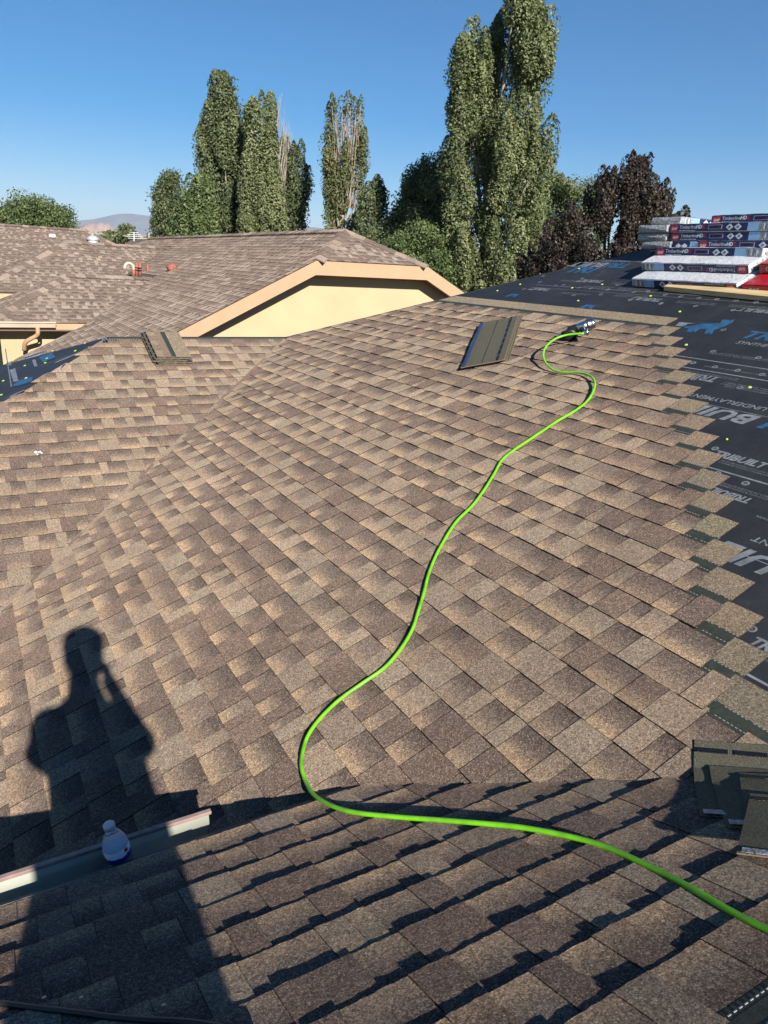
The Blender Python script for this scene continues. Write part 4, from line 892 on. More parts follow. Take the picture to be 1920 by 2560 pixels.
for par, xr, zr, yr, xa, sd0 in ((m1l, 2.26, ZM1 + 0.925, MY1 + 1.85, -1.3, 700000), (m2l, 2.9, Z2, Y2, -2.9, 800000)):
    SL = Slope((0, -1, 0), np.array((1, 0, NS)) / kk, (xr, 0, zr)); va_ = v_of(SL, (xa, 0, zr + NS * (xa - xr))); vb_ = v_of(SL, (xr, 0, zr))
    field(SL, par, va_, vb_, lambda v: (-(yr + 5.0), -(yr - 6.0)), [SL.hp(1, 0, xr), SL.hp(1, -1, xr - yr), SL.hp(1, 1, xr + yr + 0.3)], sd0)
emit_shingles(QN, [M['old'], M['strip'], M['dash']], 300)
def caps(a, b, par, n=None, w=0.15, seed=1):                  # ridge or hip caps: folded overlapping pieces
    a = np.array(a, float); b = np.array(b, float); d = b - a; L = np.linalg.norm(d); d /= L; side = np.cross(d, [0, 0, 1]); side /= np.linalg.norm(side); r = random.Random(seed); n = int(L / 0.2)
    for i in range(n):
        p = a + d * (L * i / n); q = a + d * (L * (i + 1) / n + 0.03); sh = Sh(); col = r.choice(PAL_OLD['L'] + PAL_OLD['M'])
        z0, z1 = 0.030, 0.016
        V = [p + side * w + (0, 0, -w * 0.36 + z0), p + (0, 0, z0 + 0.006), p - side * w + (0, 0, -w * 0.36 + z0), q + side * w + (0, 0, -w * 0.36 + z1), q + (0, 0, z1 + 0.006), q - side * w + (0, 0, -w * 0.36 + z1)]
        V += [v - np.array([0, 0, 0.02]) for v in V]
        sh.V = V
        for f in ([0, 1, 4, 3], [1, 2, 5, 4], [0, 6, 7, 1], [1, 7, 8, 2], [3, 4, 10, 9], [4, 5, 11, 10], [0, 3, 9, 6], [2, 8, 11, 5]): sh.face(f, col, (0, 0), [0.5] * 4, 0)
        mesh('ridge_cap', sh.V, sh.F, [M['old']], par, None, False, sh.col, sh.bnd, sh.uv)
caps((NXC, GY + 1.2, RZN), (NXC, 29.5, RZN), nl, seed=2); caps((NHX, GY, NZ0), (NXC, GY + 1.2, RZN), nclip, seed=3); caps((2 * NXC - NHX, GY, NZ0), (NXC, GY + 1.2, RZN), nclip, seed=4)
caps((0.46, MY1, ZM1), (2.26, MY1 + 1.85, ZM1 + 0.925), m1, seed=5); caps((2.26, MY1 + 1.85, ZM1 + 0.925), (4.2, MY1 + 1.85, ZM1 + 0.925), m1, seed=6)
caps((0.4, Y2 - 2.6, Z2 - 1.3), (2.9, Y2, Z2), m2, seed=7); caps((2.9, Y2, Z2), (5.8, Y2, Z2), m2, seed=8)
# gable wall, fascia, soffit
WY = GY + 0.34; fz = 0.245
def fascia(x0, z0, x1, z1):
    d = np.array([x1 - x0, 0, z1 - z0]); MB().prism([(x0, GY - 0.012, z0 - 0.012), (x1, GY - 0.012, z1 - 0.012), (x1, GY - 0.012, z1 - fz), (x0, GY - 0.012, z0 - fz)], (0, 0.034, 0)).build('fascia_board', M['fascia'], nb)
RX = 2 * NXC
fascia(0.55, zN(0.55), NHX, NZ0); fascia(NHX, NZ0, RX - NHX, NZ0); fascia(RX - NHX, NZ0, RX - 1.5, zN(1.5))
MB().prism([(NHX - 2.6, GY - 0.016, zN(NHX - 2.6) - 0.012), (NHX - 2.598, GY - 0.016, zN(NHX - 2.598) - 0.012), (NHX - 2.598, GY - 0.016, zN(NHX - 2.598) - fz), (NHX - 2.6, GY - 0.016, zN(NHX - 2.6) - fz)], (0, 0.004, 0)).build('board_joint', M['soffit'], nb)
wp = [(1.1, GZ), (1.1, zN(1.1) - 0.1), (NHX, NZ0 - 0.06), (RX - NHX, NZ0 - 0.06), (RX - 1.9, zN(1.9) - 0.1), (RX - 1.9, GZ)]
MB().prism([(x, WY, z) for x, z in wp], (0, 0.2, 0)).build('gable_wall', M['stucco'], nb)
MB().box((6.6, 20, -3.3), (4.4, 0, 0), (0, 7.3, 0), (0, 0, 1.5)).build('side_wall', M['stucco'], nb)
for (xa, za), (xb, zb) in (((0.6, zN(0.6)), (NHX, NZ0)), ((NHX, NZ0), (RX - NHX, NZ0)), ((RX - NHX, NZ0), (RX - 1.6, zN(1.6)))):
    MB().prism([(xa, GY + 0.02, za - fz + 0.05), (xb, GY + 0.02, zb - fz + 0.05), (xb, WY + 0.01, zb - fz + 0.05), (xa, WY + 0.01, za - fz + 0.05)], (0, 0, 0.02)).build('soffit', M['soffit'], nb)
# rear wing: eave gutter, fascia, wall, downspout
MB().prism([(-3, MY1 - 0.13, ZM1 + 0.0), (1.75, MY1 - 0.13, ZM1 + 0.0), (1.75, MY1 - 0.10, ZM1 - 0.10), (-3, MY1 - 0.10, ZM1 - 0.10)], (0, 0.12, 0)).build('eave_gutter', M['trim_pale'], nb)
MB().box((-0.6, MY1 - 0.138, ZM1 + 0.008), (2.36, 0, 0), (0, 0.012, 0), (0, 0, 0.012)).build('gutter_lip', M['trim_pale'], nb)
MB().box((-0.3, MY1 + 0.03, ZM1 - 0.09), (2.7, 0, 0), (0, 0.02, 0), (0, 0, 0.09)).build('eave_fascia', M['fascia'], nb)
MB().box((-0.3, MY1 + 0.2, ZM1 - 0.16), (2.7, 0, 0), (0, 0.2, 0), (0, 0, 0.012)).build('soffit', M['soffit'], nb)
MB().box((1.55, MY1 + 0.45, -3.25), (0.85, 0, 0), (0, 0.05, 0), (0, 0, 1.65)).build('wing_wall', M['stucco'], nb)
MB().box((-1.2, MY1 + 0.9, -3.25), (1.9, 0, 0), (0, 0.05, 0), (0, 0, 1.65)).build('near_black_panel', M['dark'], nb)  # solid near-black panel filling the wing left of the stucco wall
MB().tube(curve_pts([(1.40, MY1 - 0.07, ZM1 - 0.08), (1.40, MY1 - 0.07, ZM1 - 0.2), (1.36, MY1 - 0.02, ZM1 - 0.28), (1.16, MY1 + 0.1, ZM1 - 0.42), (1.12, MY1 + 0.2, ZM1 - 0.6)], 5), 0.045, 10).build('downspout', M['fascia'], nb, True)
# third roof far left
fb = empty('rear_house', (0, 32, GZ), 'farthest house at the left edge with a weathered brown hipped roof and round metal vent', 'house')
Y3, Z3 = 32.3, 0.86; SM3 = Slope((1, 0, 0), np.array((0, 1, NS)) / kk, (0, Y3, Z3))
def fdeck(pts):
    global nb; t = nb; nb = fb; o = ndeck(pts); nb = t; return o
m3 = fdeck([(-8, Y3 - 4, Z3 - 2), (8.6, Y3 - 4, Z3 - 2), (4.72, Y3, Z3), (-8, Y3, Z3)]); fdeck([(4.72, Y3, Z3), (8.6, Y3 - 4, Z3 - 2), (8.6, Y3 + 4, Z3 - 2)]); fdeck([(-8, Y3, Z3), (4.72, Y3, Z3), (8.6, Y3 + 4, Z3 - 2), (-8, Y3 + 4, Z3 - 2)])
MB().box((0, Y3, -3), (8, 0, 0), (0, 3.5, 0), (0, 0, 1.88)).build('wall', M['stucco'], fb)
Q3 = []; v0 = v_of(SM3, (0, Y3 - 3.6, Z3 - 1.8)); field(SM3, m3, v0, v0 + 3.6 * kk, lambda v: (-0.5, 9.0), [SM3.hp(1, 1, 4.72 + Y3), SM3.hp(0, 1, Y3)], 600000, store=Q3)
emit_shingles(Q3, [M['old'], M['strip'], M['dash']], 300)
caps((-1, Y3, Z3), (4.72, Y3, Z3), m3, seed=9); caps((4.72, Y3, Z3), (7.8, Y3 - 3.2, Z3 - 1.6), m3, seed=10)
# roof vents
def roof_at(S, x, y): return S.P(*S.px(x, y, 0.0), 0.0)
q = roof_at(SM2, 322, 690)
def onM2(x, y): return on_plane(x, y, (0, 1, 0), (0, 20.9, 0))
pA = onM2(327, 690); e = empty('gooseneck_pipe', pA, 'cream gooseneck pipe bending over on a red base among the roof vents', 'vent pipe')
sc = np.linalg.norm(onM2(340, 690) - onM2(330, 690)) / 10; X_ = np.array([1.0, 0, 0]); Z_ = np.array([0, 0, 1.0])
def at2(x, y): return onM2(x, y)
MB().tube(curve_pts([at2(334, 675), at2(333, 666), at2(328, 660), at2(320, 658), at2(313, 663), at2(312, 671)], 5), 3.6 * sc, 12).build('bend', M['creampipe'], e, True)
MB().tube([at2(334, 694), at2(334, 674)], 4.2 * sc, 12).build('base', M['redpipe'], e, True)
e = empty('twin_vent', at2(346, 692), 'pair of red brown vent pipes joined by dark bands', 'vent pipe')
for xx in (342, 350): MB().tube([at2(xx, 694), at2(xx, 657)], 3.9 * sc, 12).build('pipe', M['redpipe'], e, True)
for yy in (670, 676): MB().tube([at2(346, yy), at2(346, yy - 1.6)], 8.6 * sc, 12).build('band', M['dark'], e, True)
e = empty('single_vent', at2(369, 690), 'single slim red vent pipe with pale flashing', 'vent pipe')
MB().tube([at2(369, 688), at2(369.5, 661)], [3.2 * sc, 3.8 * sc], 12).build('pipe', M['redpipe'], e, True); MB().lathe(at2(369, 689), Z_, [(6 * sc, -4 * sc), (5 * sc, 0), (3.4 * sc, 2 * sc)], 12).build('flashing', M['creampipe'], e, True)
pB = roof_at(SNL, 432, 674); e = empty('box_vent', pB, 'small red box vent on the long brown slope', 'roof vent'); s5 = np.linalg.norm(roof_at(SNL, 432, 674)) / F_PX
MB().bevbox(pB + SNL.n * 0.07, np.array([0, 0.10, 0]), SNL.w * 0.11, SNL.n * 0.07, 0.03).build('hood', M['redpipe'], e); MB().box(pB + SNL.n * 0.01, np.array([0, 0.15, 0]), SNL.w * 0.16, SNL.n * 0.008).build('flange', M['redpipe'], e)
pV = roof_at(SM3, 233, 606); e = empty('round_vent', pV, 'round silver metal roof vent on the farthest house', 'roof vent')
MB().lathe(pV, Z_, [(0.19, -0.08), (0.19, 0.06), (0.12, 0.08)], 20).build('collar', M['metal'], e, True); MB().lathe(pV, Z_, [(0.20, 0.06), (0.235, 0.09), (0.22, 0.16), (0.12, 0.24), (0.03, 0.26)], 24).build('dome', M['metal'], e, True); MB().lathe(pV, Z_, [(0.02, 0.25), (0.02, 0.31)], 8).build('knob', M['metal'], e)
pW = roof_at(SM3, 131, 594); tag(MB().bevbox(pW + (0, 0, 0.06), (0.12, 0, 0), (0, 0.1, 0), (0, 0, 0.07), 0.03).build('white_vent', M['white'], None, origin=pW), 'tiny white vent on the farthest roof left of the metal dome', 'roof vent')

# ------------------------------------------------------------------ trees
def inside(poly, x, y):
    n = len(poly); c = np.zeros(len(x), bool); px = np.array([p[0] for p in poly], float); py = np.array([p[1] for p in poly], float); j = n - 1
    for i in range(n):
        cond = ((py[i] > y) != (py[j] > y)) & (x < (px[j] - px[i]) * (y - py[i]) / (py[j] - py[i] + 1e-12) + px[i]); c ^= cond; j = i
    return c
def leaves(P, size, Nn, var=0.35, seed=1):
    g = np.random.default_rng(seed); n = len(P)
    a = g.normal(size=(n, 3)) * 0.75; a += Nn * 1.25; a /= np.linalg.norm(a, axis=1)[:, None]
    t = g.normal(size=(n, 3)); t -= a * (t * a).sum(1)[:, None]; t /= np.linalg.norm(t, axis=1)[:, None]; b = np.cross(a, t)
    s = size * (1 + g.uniform(-var, var, n))[:, None]
    V = np.stack([P - t * s * 0.62, P + b * s * 0.36 - t * s * 0.08, P + t * s * 0.62, P - b * s * 0.36 - t * s * 0.08], 1)
    return V.reshape(-1, 3)
def leaf_object(name, V, mat, parent, cols):
    n = len(V) // 4; m = bpy.data.meshes.new(name); V = V - ROOT[parent.name]
    m.vertices.add(4 * n); m.vertices.foreach_set('co', V.astype(np.float32).ravel()); m.loops.add(4 * n); m.loops.foreach_set('vertex_index', np.arange(4 * n, dtype=np.int32))
    m.polygons.add(n); m.polygons.foreach_set('loop_start', np.arange(0, 4 * n, 4, dtype=np.int32)); m.polygons.foreach_set('loop_total', np.full(n, 4, np.int32))
    a = m.color_attributes.new('Leaf', 'FLOAT_COLOR', 'CORNER'); c = np.repeat(cols, 4); a.data.foreach_set('color', np.stack([c, c, c, np.ones_like(c)], 1).astype(np.float32).ravel())
    m.materials.append(mat); m.update(); m.validate(); o = bpy.data.objects.new(name, m); C.objects.link(o); o.parent = parent; ROOT[o.name] = ROOT[parent.name]; return o
def tree(name, label, outline, D, mat, nl, leaf, plumes, pl_len, pl_rad, trunk_px, seed, cat='tree', group=None, trunk_r=0.22, lean=0.12, flat=0.8, bark='bark', twigs=0, twig_px=None, round_=False, lobes=None):
    """outline: photo pixels of the crown's silhouette; the crown is filled in depth with plumes of leaves"""
    g = np.random.default_rng(seed); r = random.Random(seed)
    B = at_dist(trunk_px[0], trunk_px[1], D); base = np.array([B[0], B[1], GZ]); e = empty(name, base, label, cat, group); bx_ = base @ RTH
    Pts = []; Nrm = []; Col = []; tips = []
    for outl, doff, share in [(outline, 0.0, 1.0)] if not lobes else lobes:
        poly = [(p @ RTH, p[2]) for p in (at_dist(x, y, D) for x, y in outl)]
        xs = np.array([p[0] for p in poly]); zs = np.array([p[1] for p in poly]); x0, x1, z0, z1 = xs.min(), xs.max(), zs.min(), zs.max()
        def halfw(z, poly=poly, x0=x0, x1=x1):
            s = np.linspace(x0, x1, 60); ok = inside(poly, s, np.full(60, z)); return (s[ok].min(), s[ok].max()) if ok.any() else ((x0 + x1) / 2 - 0.2, (x0 + x1) / 2 + 0.2)
        # points along the outline, so that the silhouette is filled to its edge
        seg = []; per_ = 0.0
        for i in range(len(poly)):
            p, q = np.array(poly[i]), np.array(poly[(i + 1) % len(poly)]); n_ = max(1, int(np.linalg.norm(q - p) / (pl_rad * 0.9)))
            seg += [p + (q - p) * (k + r.random()) / n_ for k in range(n_)]
        cxy = np.array([xs.mean(), zs.mean()])
        edge = [p for p in seg if p[1] > z0 + 0.12 * (z1 - z0)]
        npl = max(4, int(plumes * share)); spots = [(p + (cxy - p) / np.linalg.norm(cxy - p) * pl_rad * r.uniform(0.35, 1.0), True) for p in edge]; r.shuffle(spots); spots = spots[:int(npl * 0.55)]
        while len(spots) < npl:
            p = np.array([r.uniform(x0, x1), z0 + (z1 - z0) * r.random() ** 0.9])
            if inside(poly, p[:1], p[1:])[0]: spots.append((p, False))
        per = max(6, int(nl * share / npl * 1.1))
        for (tx, tz), isedge in spots:
            a, b = halfw(tz); hw = max(0.25, (b - a) / 2); cx = (a + b) / 2
            f = max(0.0, 1 - ((tx - cx) / hw) ** 2); dy = r.choice((-1, 1)) * hw * flat * math.sqrt(f) * r.uniform(0.35, 1.0)
            if r.random() < 0.6: dy = -abs(dy)
            dy += doff - (r.random() ** 2) * pl_rad * 1.7; jx, jz = r.uniform(-0.45, 0.45) * pl_rad, r.uniform(-0.9, 0.35) * pl_rad; L = pl_len * ((r.uniform(0.35, 0.8) * (1.7 if mat == 'purple' else 1.0)) if isedge else r.uniform(0.6, 1.3)); R = pl_rad * r.uniform(0.65, 1.3) * ((0.5 if mat == 'purple' else 0.72) if isedge else 1.0); tips.append((tx, dy, tz))
            inx = (bx_ - tx) * lean + r.uniform(-0.1, 0.1) * L * 0.3; iny = -dy * lean; n = int(per * r.uniform(0.7, 1.3)); t = g.random(n) ** 0.85
            if isedge: n = int(n * 0.6); t = t[:n]
            if round_:
                v = g.normal(size=(n, 3)); v /= np.linalg.norm(v, axis=1)[:, None]; rad = g.random(n) ** 0.45
                X = tx + v[:, 0] * R * rad * 1.15; Y = dy + v[:, 1] * R * rad * 1.15; Z = tz - R * 0.35 + v[:, 2] * R * rad * 0.9; nx, ny, nz = v[:, 0], v[:, 1], v[:, 2]
            else:
                prof = np.sin(np.pi * np.clip(t * 0.95 + 0.05, 0, 1)) ** 0.5 * (1.08 - 0.25 * t); ang = g.random(n) * 2 * np.pi; rad = R * prof * (0.55 + 0.45 * g.random(n) ** 0.5) * (1 + 0.16 * np.sin(3 * ang + 9 * t))
                X = tx + inx * (1 - t) + rad * np.cos(ang); Y = dy + iny * (1 - t) + rad * np.sin(ang); Z = tz - L * (1 - t); nx, ny, nz = np.cos(ang), np.sin(ang), 0.25 + 0.5 * t
            ok = np.ones(n, bool) if isedge and not round_ else inside(poly, X + jx + g.normal(0, leaf * 1.1, n), Z + jz + g.normal(0, leaf * 1.1, n))
            P = RTH[None, :] * X[:, None] + FWH[None, :] * (D + Y)[:, None]; P[:, 2] = Z
            nn = RTH[None, :] * np.asarray(nx)[:, None] + FWH[None, :] * np.asarray(ny)[:, None]; nn[:, 2] = nz
            Pts.append(P[ok]); Nrm.append(nn[ok]); Col.append(np.clip(r.uniform(0.25, 0.75) + g.normal(0, 0.22, ok.sum()), 0, 1))
    P = np.concatenate(Pts); leaf_object('crown', leaves(P, leaf, np.concatenate(Nrm), seed=seed), M[mat], e, np.concatenate(Col))
    r.shuffle(tips); O = [at_dist(x, y, D) for x, y in outline]; poly = [(p @ RTH, p[2]) for p in O]; xs = [p[0] for p in poly]; zs = [p[1] for p in poly]; x0, x1, z0, z1 = min(xs), max(xs), min(zs), max(zs)
    def halfw(z):
        s = np.linspace(x0, x1, 60); ok = inside(poly, s, np.full(60, z)); return (s[ok].min(), s[ok].max()) if ok.any() else (bx_ - 0.2, bx_ + 0.2)
    tm = MB(); topz = z0 + (z1 - z0) * 0.75; tx = (halfw(topz)[0] + halfw(topz)[1]) / 2
    ctr = lambda t_: RTH * (bx_ + (tx - bx_) * t_ + 0.12 * math.sin(t_ * 5 + seed)) + FWH * (D + 0.1 * math.sin(t_ * 4)) + np.array([0, 0, GZ + (topz - GZ) * t_])
    tm.tube([ctr(i / 10) for i in range(11)], [trunk_r * (1 - 0.085 * i) for i in range(11)], 9); tm.build('trunk', M[bark], e, True)
    lm = MB()
    for i in range(min(len(tips), 26)):
        a_, d_, z_ = tips[i]; t_ = max(0.12, min(0.9, (z_ - GZ) / (topz - GZ) * 0.55)); s_ = ctr(t_); q_ = RTH * a_ + FWH * (D + d_) + np.array([0, 0, z_ - pl_len * 0.2]); md = (s_ + q_) / 2 + (q_ - s_) * 0.0 + np.array([0, 0, -0.12 * abs(z_ - s_[2])])
        lm.tube(curve_pts([s_, md * 0.6 + s_ * 0.2 + q_ * 0.2, q_], 3), [trunk_r * 0.36 * (1 - i_ / 7.5) for i_ in range(7)], 5, cap=False)
    lm.build('limb', M[bark], e, True)
    if twigs:
        bm_ = MB(); T = [at_dist(x, y, D) for x, y in twig_px]; tp = [(p @ RTH, p[2]) for p in T]; txs = [p[0] for p in tp]; tzs = [p[1] for p in tp]
        for i in range(twigs):
            for _ in range(40):
                X = r.uniform(min(txs), max(txs)); Z = r.uniform(min(tzs), max(tzs))
                if inside(tp, np.array([X]), np.array([Z]))[0]: break
            zb = max(min(tzs), Z - r.uniform(1.5, 4.5)); Y = -r.uniform(0.35, 1.2) * max(0.5, (max(txs) - min(txs)) * 0.55); xb = X + (bx_ - X) * 0.35 + r.uniform(-0.15, 0.15)
            p0_ = RTH * xb + FWH * (D + Y * 0.6) + np.array([0, 0, zb]); p1_ = RTH * X + FWH * (D + Y) + np.array([0, 0, Z]); mid = p0_ * 0.5 + p1_ * 0.5 + RTH * r.uniform(-0.12, 0.12)
            rr_ = r.uniform(0.012, 0.035) * D / 40; bm_.tube(curve_pts([p0_, mid, p1_], 3), [rr_ * (1 - 0.12 * q) for q in range(7)], 4, cap=False)
        bm_.build('bare_branches', M['twig'], e)
    return e
def Z4(pts): return [(380 + x * 0.3496, 100 + y * 0.3496) for x, y in pts]
def Z5(pts): return [(940 + x * 0.3346, y * 0.3346) for x, y in pts]
def Z6(pts): return [(1280 + x * 0.2773, 340 + y * 0.2773) for x, y in pts]
GP = 'poplars behind the roofs'
tree('poplar_tree', 'tall dark poplar, leftmost and highest of the poplars behind the brown ridge', Z4([(520, 145), (560, 185), (590, 230), (615, 350), (650, 480), (685, 560), (690, 700), (690, 850), (680, 1420), (500, 1420), (440, 1000), (400, 930), (360, 800), (355, 600), (375, 480), (370, 410), (440, 320), (465, 260), (480, 190)]), 46, 'poplar_dark', 66000, 0.115, 62, 3.6, 0.66, (580, 590), 11, group=GP, trunk_r=0.3, twigs=16, twig_px=Z4([(480, 860), (560, 860), (590, 1330), (520, 1330)]))
tree('poplar_tree', 'poplar with a pale bare crown top, second from the left', Z4([(850, 285), (880, 330), (890, 460), (895, 600), (900, 700), (930, 900), (950, 1050), (960, 1420), (680, 1420), (650, 1200), (645, 1050), (660, 900), (690, 850), (690, 700), (685, 430), (700, 420), (735, 380), (770, 320)]), 44, 'poplar', 60000, 0.11, 58, 3.3, 0.58, (655, 590), 12, group=GP, trunk_r=0.28, twigs=60, twig_px=Z4([(905, 420), (940, 385), (975, 500), (985, 800), (945, 1150), (920, 1200), (850, 900), (860, 600)]))
tree('poplar_tree', 'slim half bare poplar with a dark lower side, right of the bare crown', Z4([(920, 640), (1000, 640), (1010, 760), (1020, 700), (1075, 655), (1095, 740), (1090, 880), (1130, 870), (1150, 960), (1140, 1080), (1110, 1150), (1080, 1420), (960, 1420), (960, 1200), (1000, 1050), (1005, 850), (960, 950), (910, 900)]), 47, 'poplar_dark', 18000, 0.11, 40, 2.4, 0.42, (735, 590), 13, group=GP, trunk_r=0.2, twigs=40, twig_px=Z4([(930, 560), (980, 520), (1060, 800), (1010, 1300), (960, 1300)]))
tree('conifer_tree', 'dark round tree at the left foot of the poplars', Z4([(130, 955), (200, 940), (225, 1000), (230, 1150), (190, 1300), (180, 1450), (30, 1450), (40, 1280), (70, 1200), (40, 1100), (60, 1040), (90, 1000)]), 52, 'poplar_dark', 22000, 0.12, 45, 1.5, 0.8, (425, 600), 14, round_=True, bark='barkdark')
tree('young_poplar_tree', 'bright green pointed tree in front of the dark round one', Z4([(330, 845), (370, 900), (375, 960), (410, 950), (450, 1050), (490, 1200), (500, 1420), (60, 1450), (60, 1370), (150, 1300), (180, 1200), (220, 1060), (280, 960)]), 42, 'green', 34000, 0.11, 70, 1.8, 0.5, (505, 600), 15, trunk_r=0.16, lean=0.25)
tree('poplar_tree', 'sparse yellowing poplar full of pale bare branches, alone right of the gap', Z4([(1390, 300), (1440, 350), (1460, 400), (1525, 405), (1520, 520), (1500, 620), (1575, 630), (1560, 750), (1585, 790), (1530, 950), (1510, 1050), (1480, 1200), (1440, 1420), (1250, 1420), (1250, 1150), (1215, 920), (1205, 700), (1245, 560), (1250, 480), (1270, 370), (1340, 370)]), 43, 'olive', 17000, 0.105, 64, 2.4, 0.42, (860, 600), 16, group=GP, trunk_r=0.26, twigs=150, twig_px=Z4([(1380, 430), (1500, 480), (1490, 800), (1470, 1200), (1300, 1200), (1280, 800), (1300, 560)]))
tree('small_poplar_tree', 'small dark green poplar tucked right of the sparse one', [(905, 455), (935, 430), (965, 437), (967, 505), (952, 560), (935, 625), (870, 650), (880, 560), (895, 500)], 40, 'poplar_dark', 16000, 0.105, 34, 1.7, 0.45, (915, 640), 17, group=GP, trunk_r=0.15)
tree('willow_tree', 'broad grey green willow beside the giant poplar', Z5([(350, 1170), (430, 1190), (470, 1080), (560, 1080), (600, 1500), (620, 2300), (250, 2250), (0, 2000), (-110, 1850), (-60, 1700), (60, 1620), (130, 1520), (180, 1380), (240, 1290), (300, 1210)]), 40, 'willow', 60000, 0.105, 120, 1.6, 0.85, (1060, 740), 18, round_=True, trunk_r=0.3, bark='barkdark')
tree('green_bush_tree', 'low bright green tree behind the stucco gable', Z5([(330, 1640), (450, 1680), (560, 1900), (640, 2250), (200, 2250), (60, 1900), (110, 1750), (220, 1660)]), 33, 'green', 26000, 0.09, 60, 1.0, 0.6, (1050, 750), 19, round_=True, trunk_r=0.14, bark='barkdark')
tree('giant_poplar_tree', 'giant poplar towering out of the top of the picture', Z5([(950, -60), (1060, -150), (1160, -60), (1200, 60), (1255, 150), (1280, 300), (1275, 450), (1250, 600), (1200, 700), (1240, 730), (1280, 860), (1270, 1000), (1280, 1100), (1250, 1240), (1210, 1400), (1180, 1600), (1170, 1800), (1100, 1950), (1040, 2300), (640, 2300), (560, 1900), (480, 1700), (480, 1550), (510, 1450), (510, 1200), (500, 1000), (510, 880), (485, 790), (545, 765), (600, 850), (610, 800), (560, 700), (515, 620), (560, 590), (590, 560), (570, 440), (585, 280), (640, 250), (680, 270), (700, 110), (750, 60), (800, 100), (830, 60), (890, 35), (940, 80)]), 34, 'poplar', 190000, 0.09, 170, 2.9, 0.60, (1210, 760), 20, trunk_r=0.42, twigs=44, twig_px=Z5([(700, 880), (760, 760), (800, 900), (790, 1240), (740, 1300), (690, 1100)]), flat=0.75, lobes=[
    (Z5([(485, 790), (545, 765), (600, 850), (610, 800), (560, 700), (515, 620), (560, 590), (590, 560), (570, 440), (585, 280), (640, 250), (680, 270), (700, 110), (750, 60), (810, 110), (800, 480), (790, 640), (840, 760), (840, 980), (790, 860), (700, 860), (640, 930), (610, 1000), (520, 980)]), -0.6, 0.17),
    (Z5([(820, 120), (840, 50), (890, 35), (940, 80), (955, 260), (900, 420), (830, 330)]), -0.2, 0.04),
    (Z5([(950, -60), (1060, -150), (1160, -60), (1200, 60), (1255, 150), (1280, 300), (1275, 450), (1250, 600), (1200, 700), (1120, 720), (1000, 640), (985, 420), (940, 80)]), -1.0, 0.22),
    (Z5([(870, 760), (930, 800), (1000, 560), (1130, 720), (1240, 730), (1280, 860), (1270, 1000), (1280, 1100), (1250, 1240), (1210, 1400), (1180, 1600), (1170, 1800), (1100, 1950), (1040, 2300), (790, 2300), (770, 1500), (850, 1080), (890, 960)]), -1.4, 0.34),
    (Z5([(510, 900), (600, 930), (640, 1250), (700, 1520), (740, 1800), (760, 2300), (640, 2300), (560, 1900), (480, 1700), (480, 1550), (510, 1450), (510, 1200)]), -1.2, 0.14),
    (Z5([(600, 300), (1200, 100), (1250, 600), (1200, 1400), (1100, 2200), (650, 2200), (560, 1500), (560, 900)]), 1.3, 0.24), (Z5([(620, 800), (880, 760), (900, 1100), (800, 1600), (700, 1600), (620, 1200)]), 0.9, 0.05)])
tree('hedge_tree', 'yellow green tree behind the purple one', Z6([(300, 310), (340, 340), (400, 370), (430, 420), (500, 430), (530, 480), (560, 460), (640, 460), (760, 400), (800, 620), (760, 1100), (150, 1200), (180, 700), (240, 400)]), 48, 'willow', 30000, 0.12, 70, 1.5, 0.9, (1400, 700), 21, round_=True, bark='barkdark')
tree('purple_leaf_tree', 'wide purple leaved tree left of the shingle bundles', Z6([(1040, 55), (1090, 80), (1110, 110), (1150, 90), (1160, 150), (1210, 110), (1220, 160), (1280, 150), (1260, 230), (1240, 300), (1250, 400), (1310, 340), (1320, 420), (1370, 340), (1390, 440), (1370, 540), (1420, 490), (1510, 490), (1510, 580), (1560, 650), (1580, 740), (1560, 1300), (0, 1500), (-20, 1330), (100, 1000), (200, 850), (250, 780), (350, 720), (400, 600), (480, 590), (620, 480), (690, 330), (710, 400), (770, 420), (770, 280), (830, 220), (850, 280), (880, 200), (930, 210), (970, 230), (1000, 300), (1040, 300)]), 24, 'purple', 90000, 0.068, 190, 1.5, 0.30, (1520, 720), 22, trunk_r=0.14, lean=0.2, bark='barkdark')
tree('ash_tree', 'round green tree above the far left roof', [(0 + x * 0.422, 480 + y * 0.422) for x, y in ((50, 130), (100, 60), (180, 20), (230, 50), (310, 25), (370, 70), (410, 110), (450, 190), (455, 260), (30, 260), (45, 180))], 62, 'green', 30000, 0.16, 70, 1.5, 1.1, (110, 590), 23, round_=True, bark='barkdark')
for i, (x0, y0, x1, y1, D) in enumerate(((297, 561, 345, 606, 110), (255, 572, 285, 600, 140), (285, 578, 305, 604, 130), (368, 582, 398, 612, 120), (345, 590, 372, 612, 120), (395, 585, 420, 610, 95), (272, 568, 290, 598, 150))):
    xm = (x0 + x1) / 2
    tree('far_tree', ['dark pointed far tree left of the antenna', 'leftmost far tree on the skyline', 'low far tree between the two left ones', 'far tree right of the antenna', 'lowest far tree under the antenna', 'far tree against the dark conifer', 'thin far tree by the power pole'][i], [(x0, y1 + 12), (x0, (y0 + y1) / 2 + 4), (x0 + 0.25 * (x1 - x0), y0 + 8), (xm, y0), (x1 - 0.25 * (x1 - x0), y0 + 7), (x1, (y0 + y1) / 2 + 4), (x1, y1 + 12)], D, 'green' if i % 2 else 'poplar_dark', 1800, 0.42, 14, 2.0, 1.2, (xm, y1 + 6), 30 + i, group='far trees on the left skyline', round_=True, bark='barkdark')
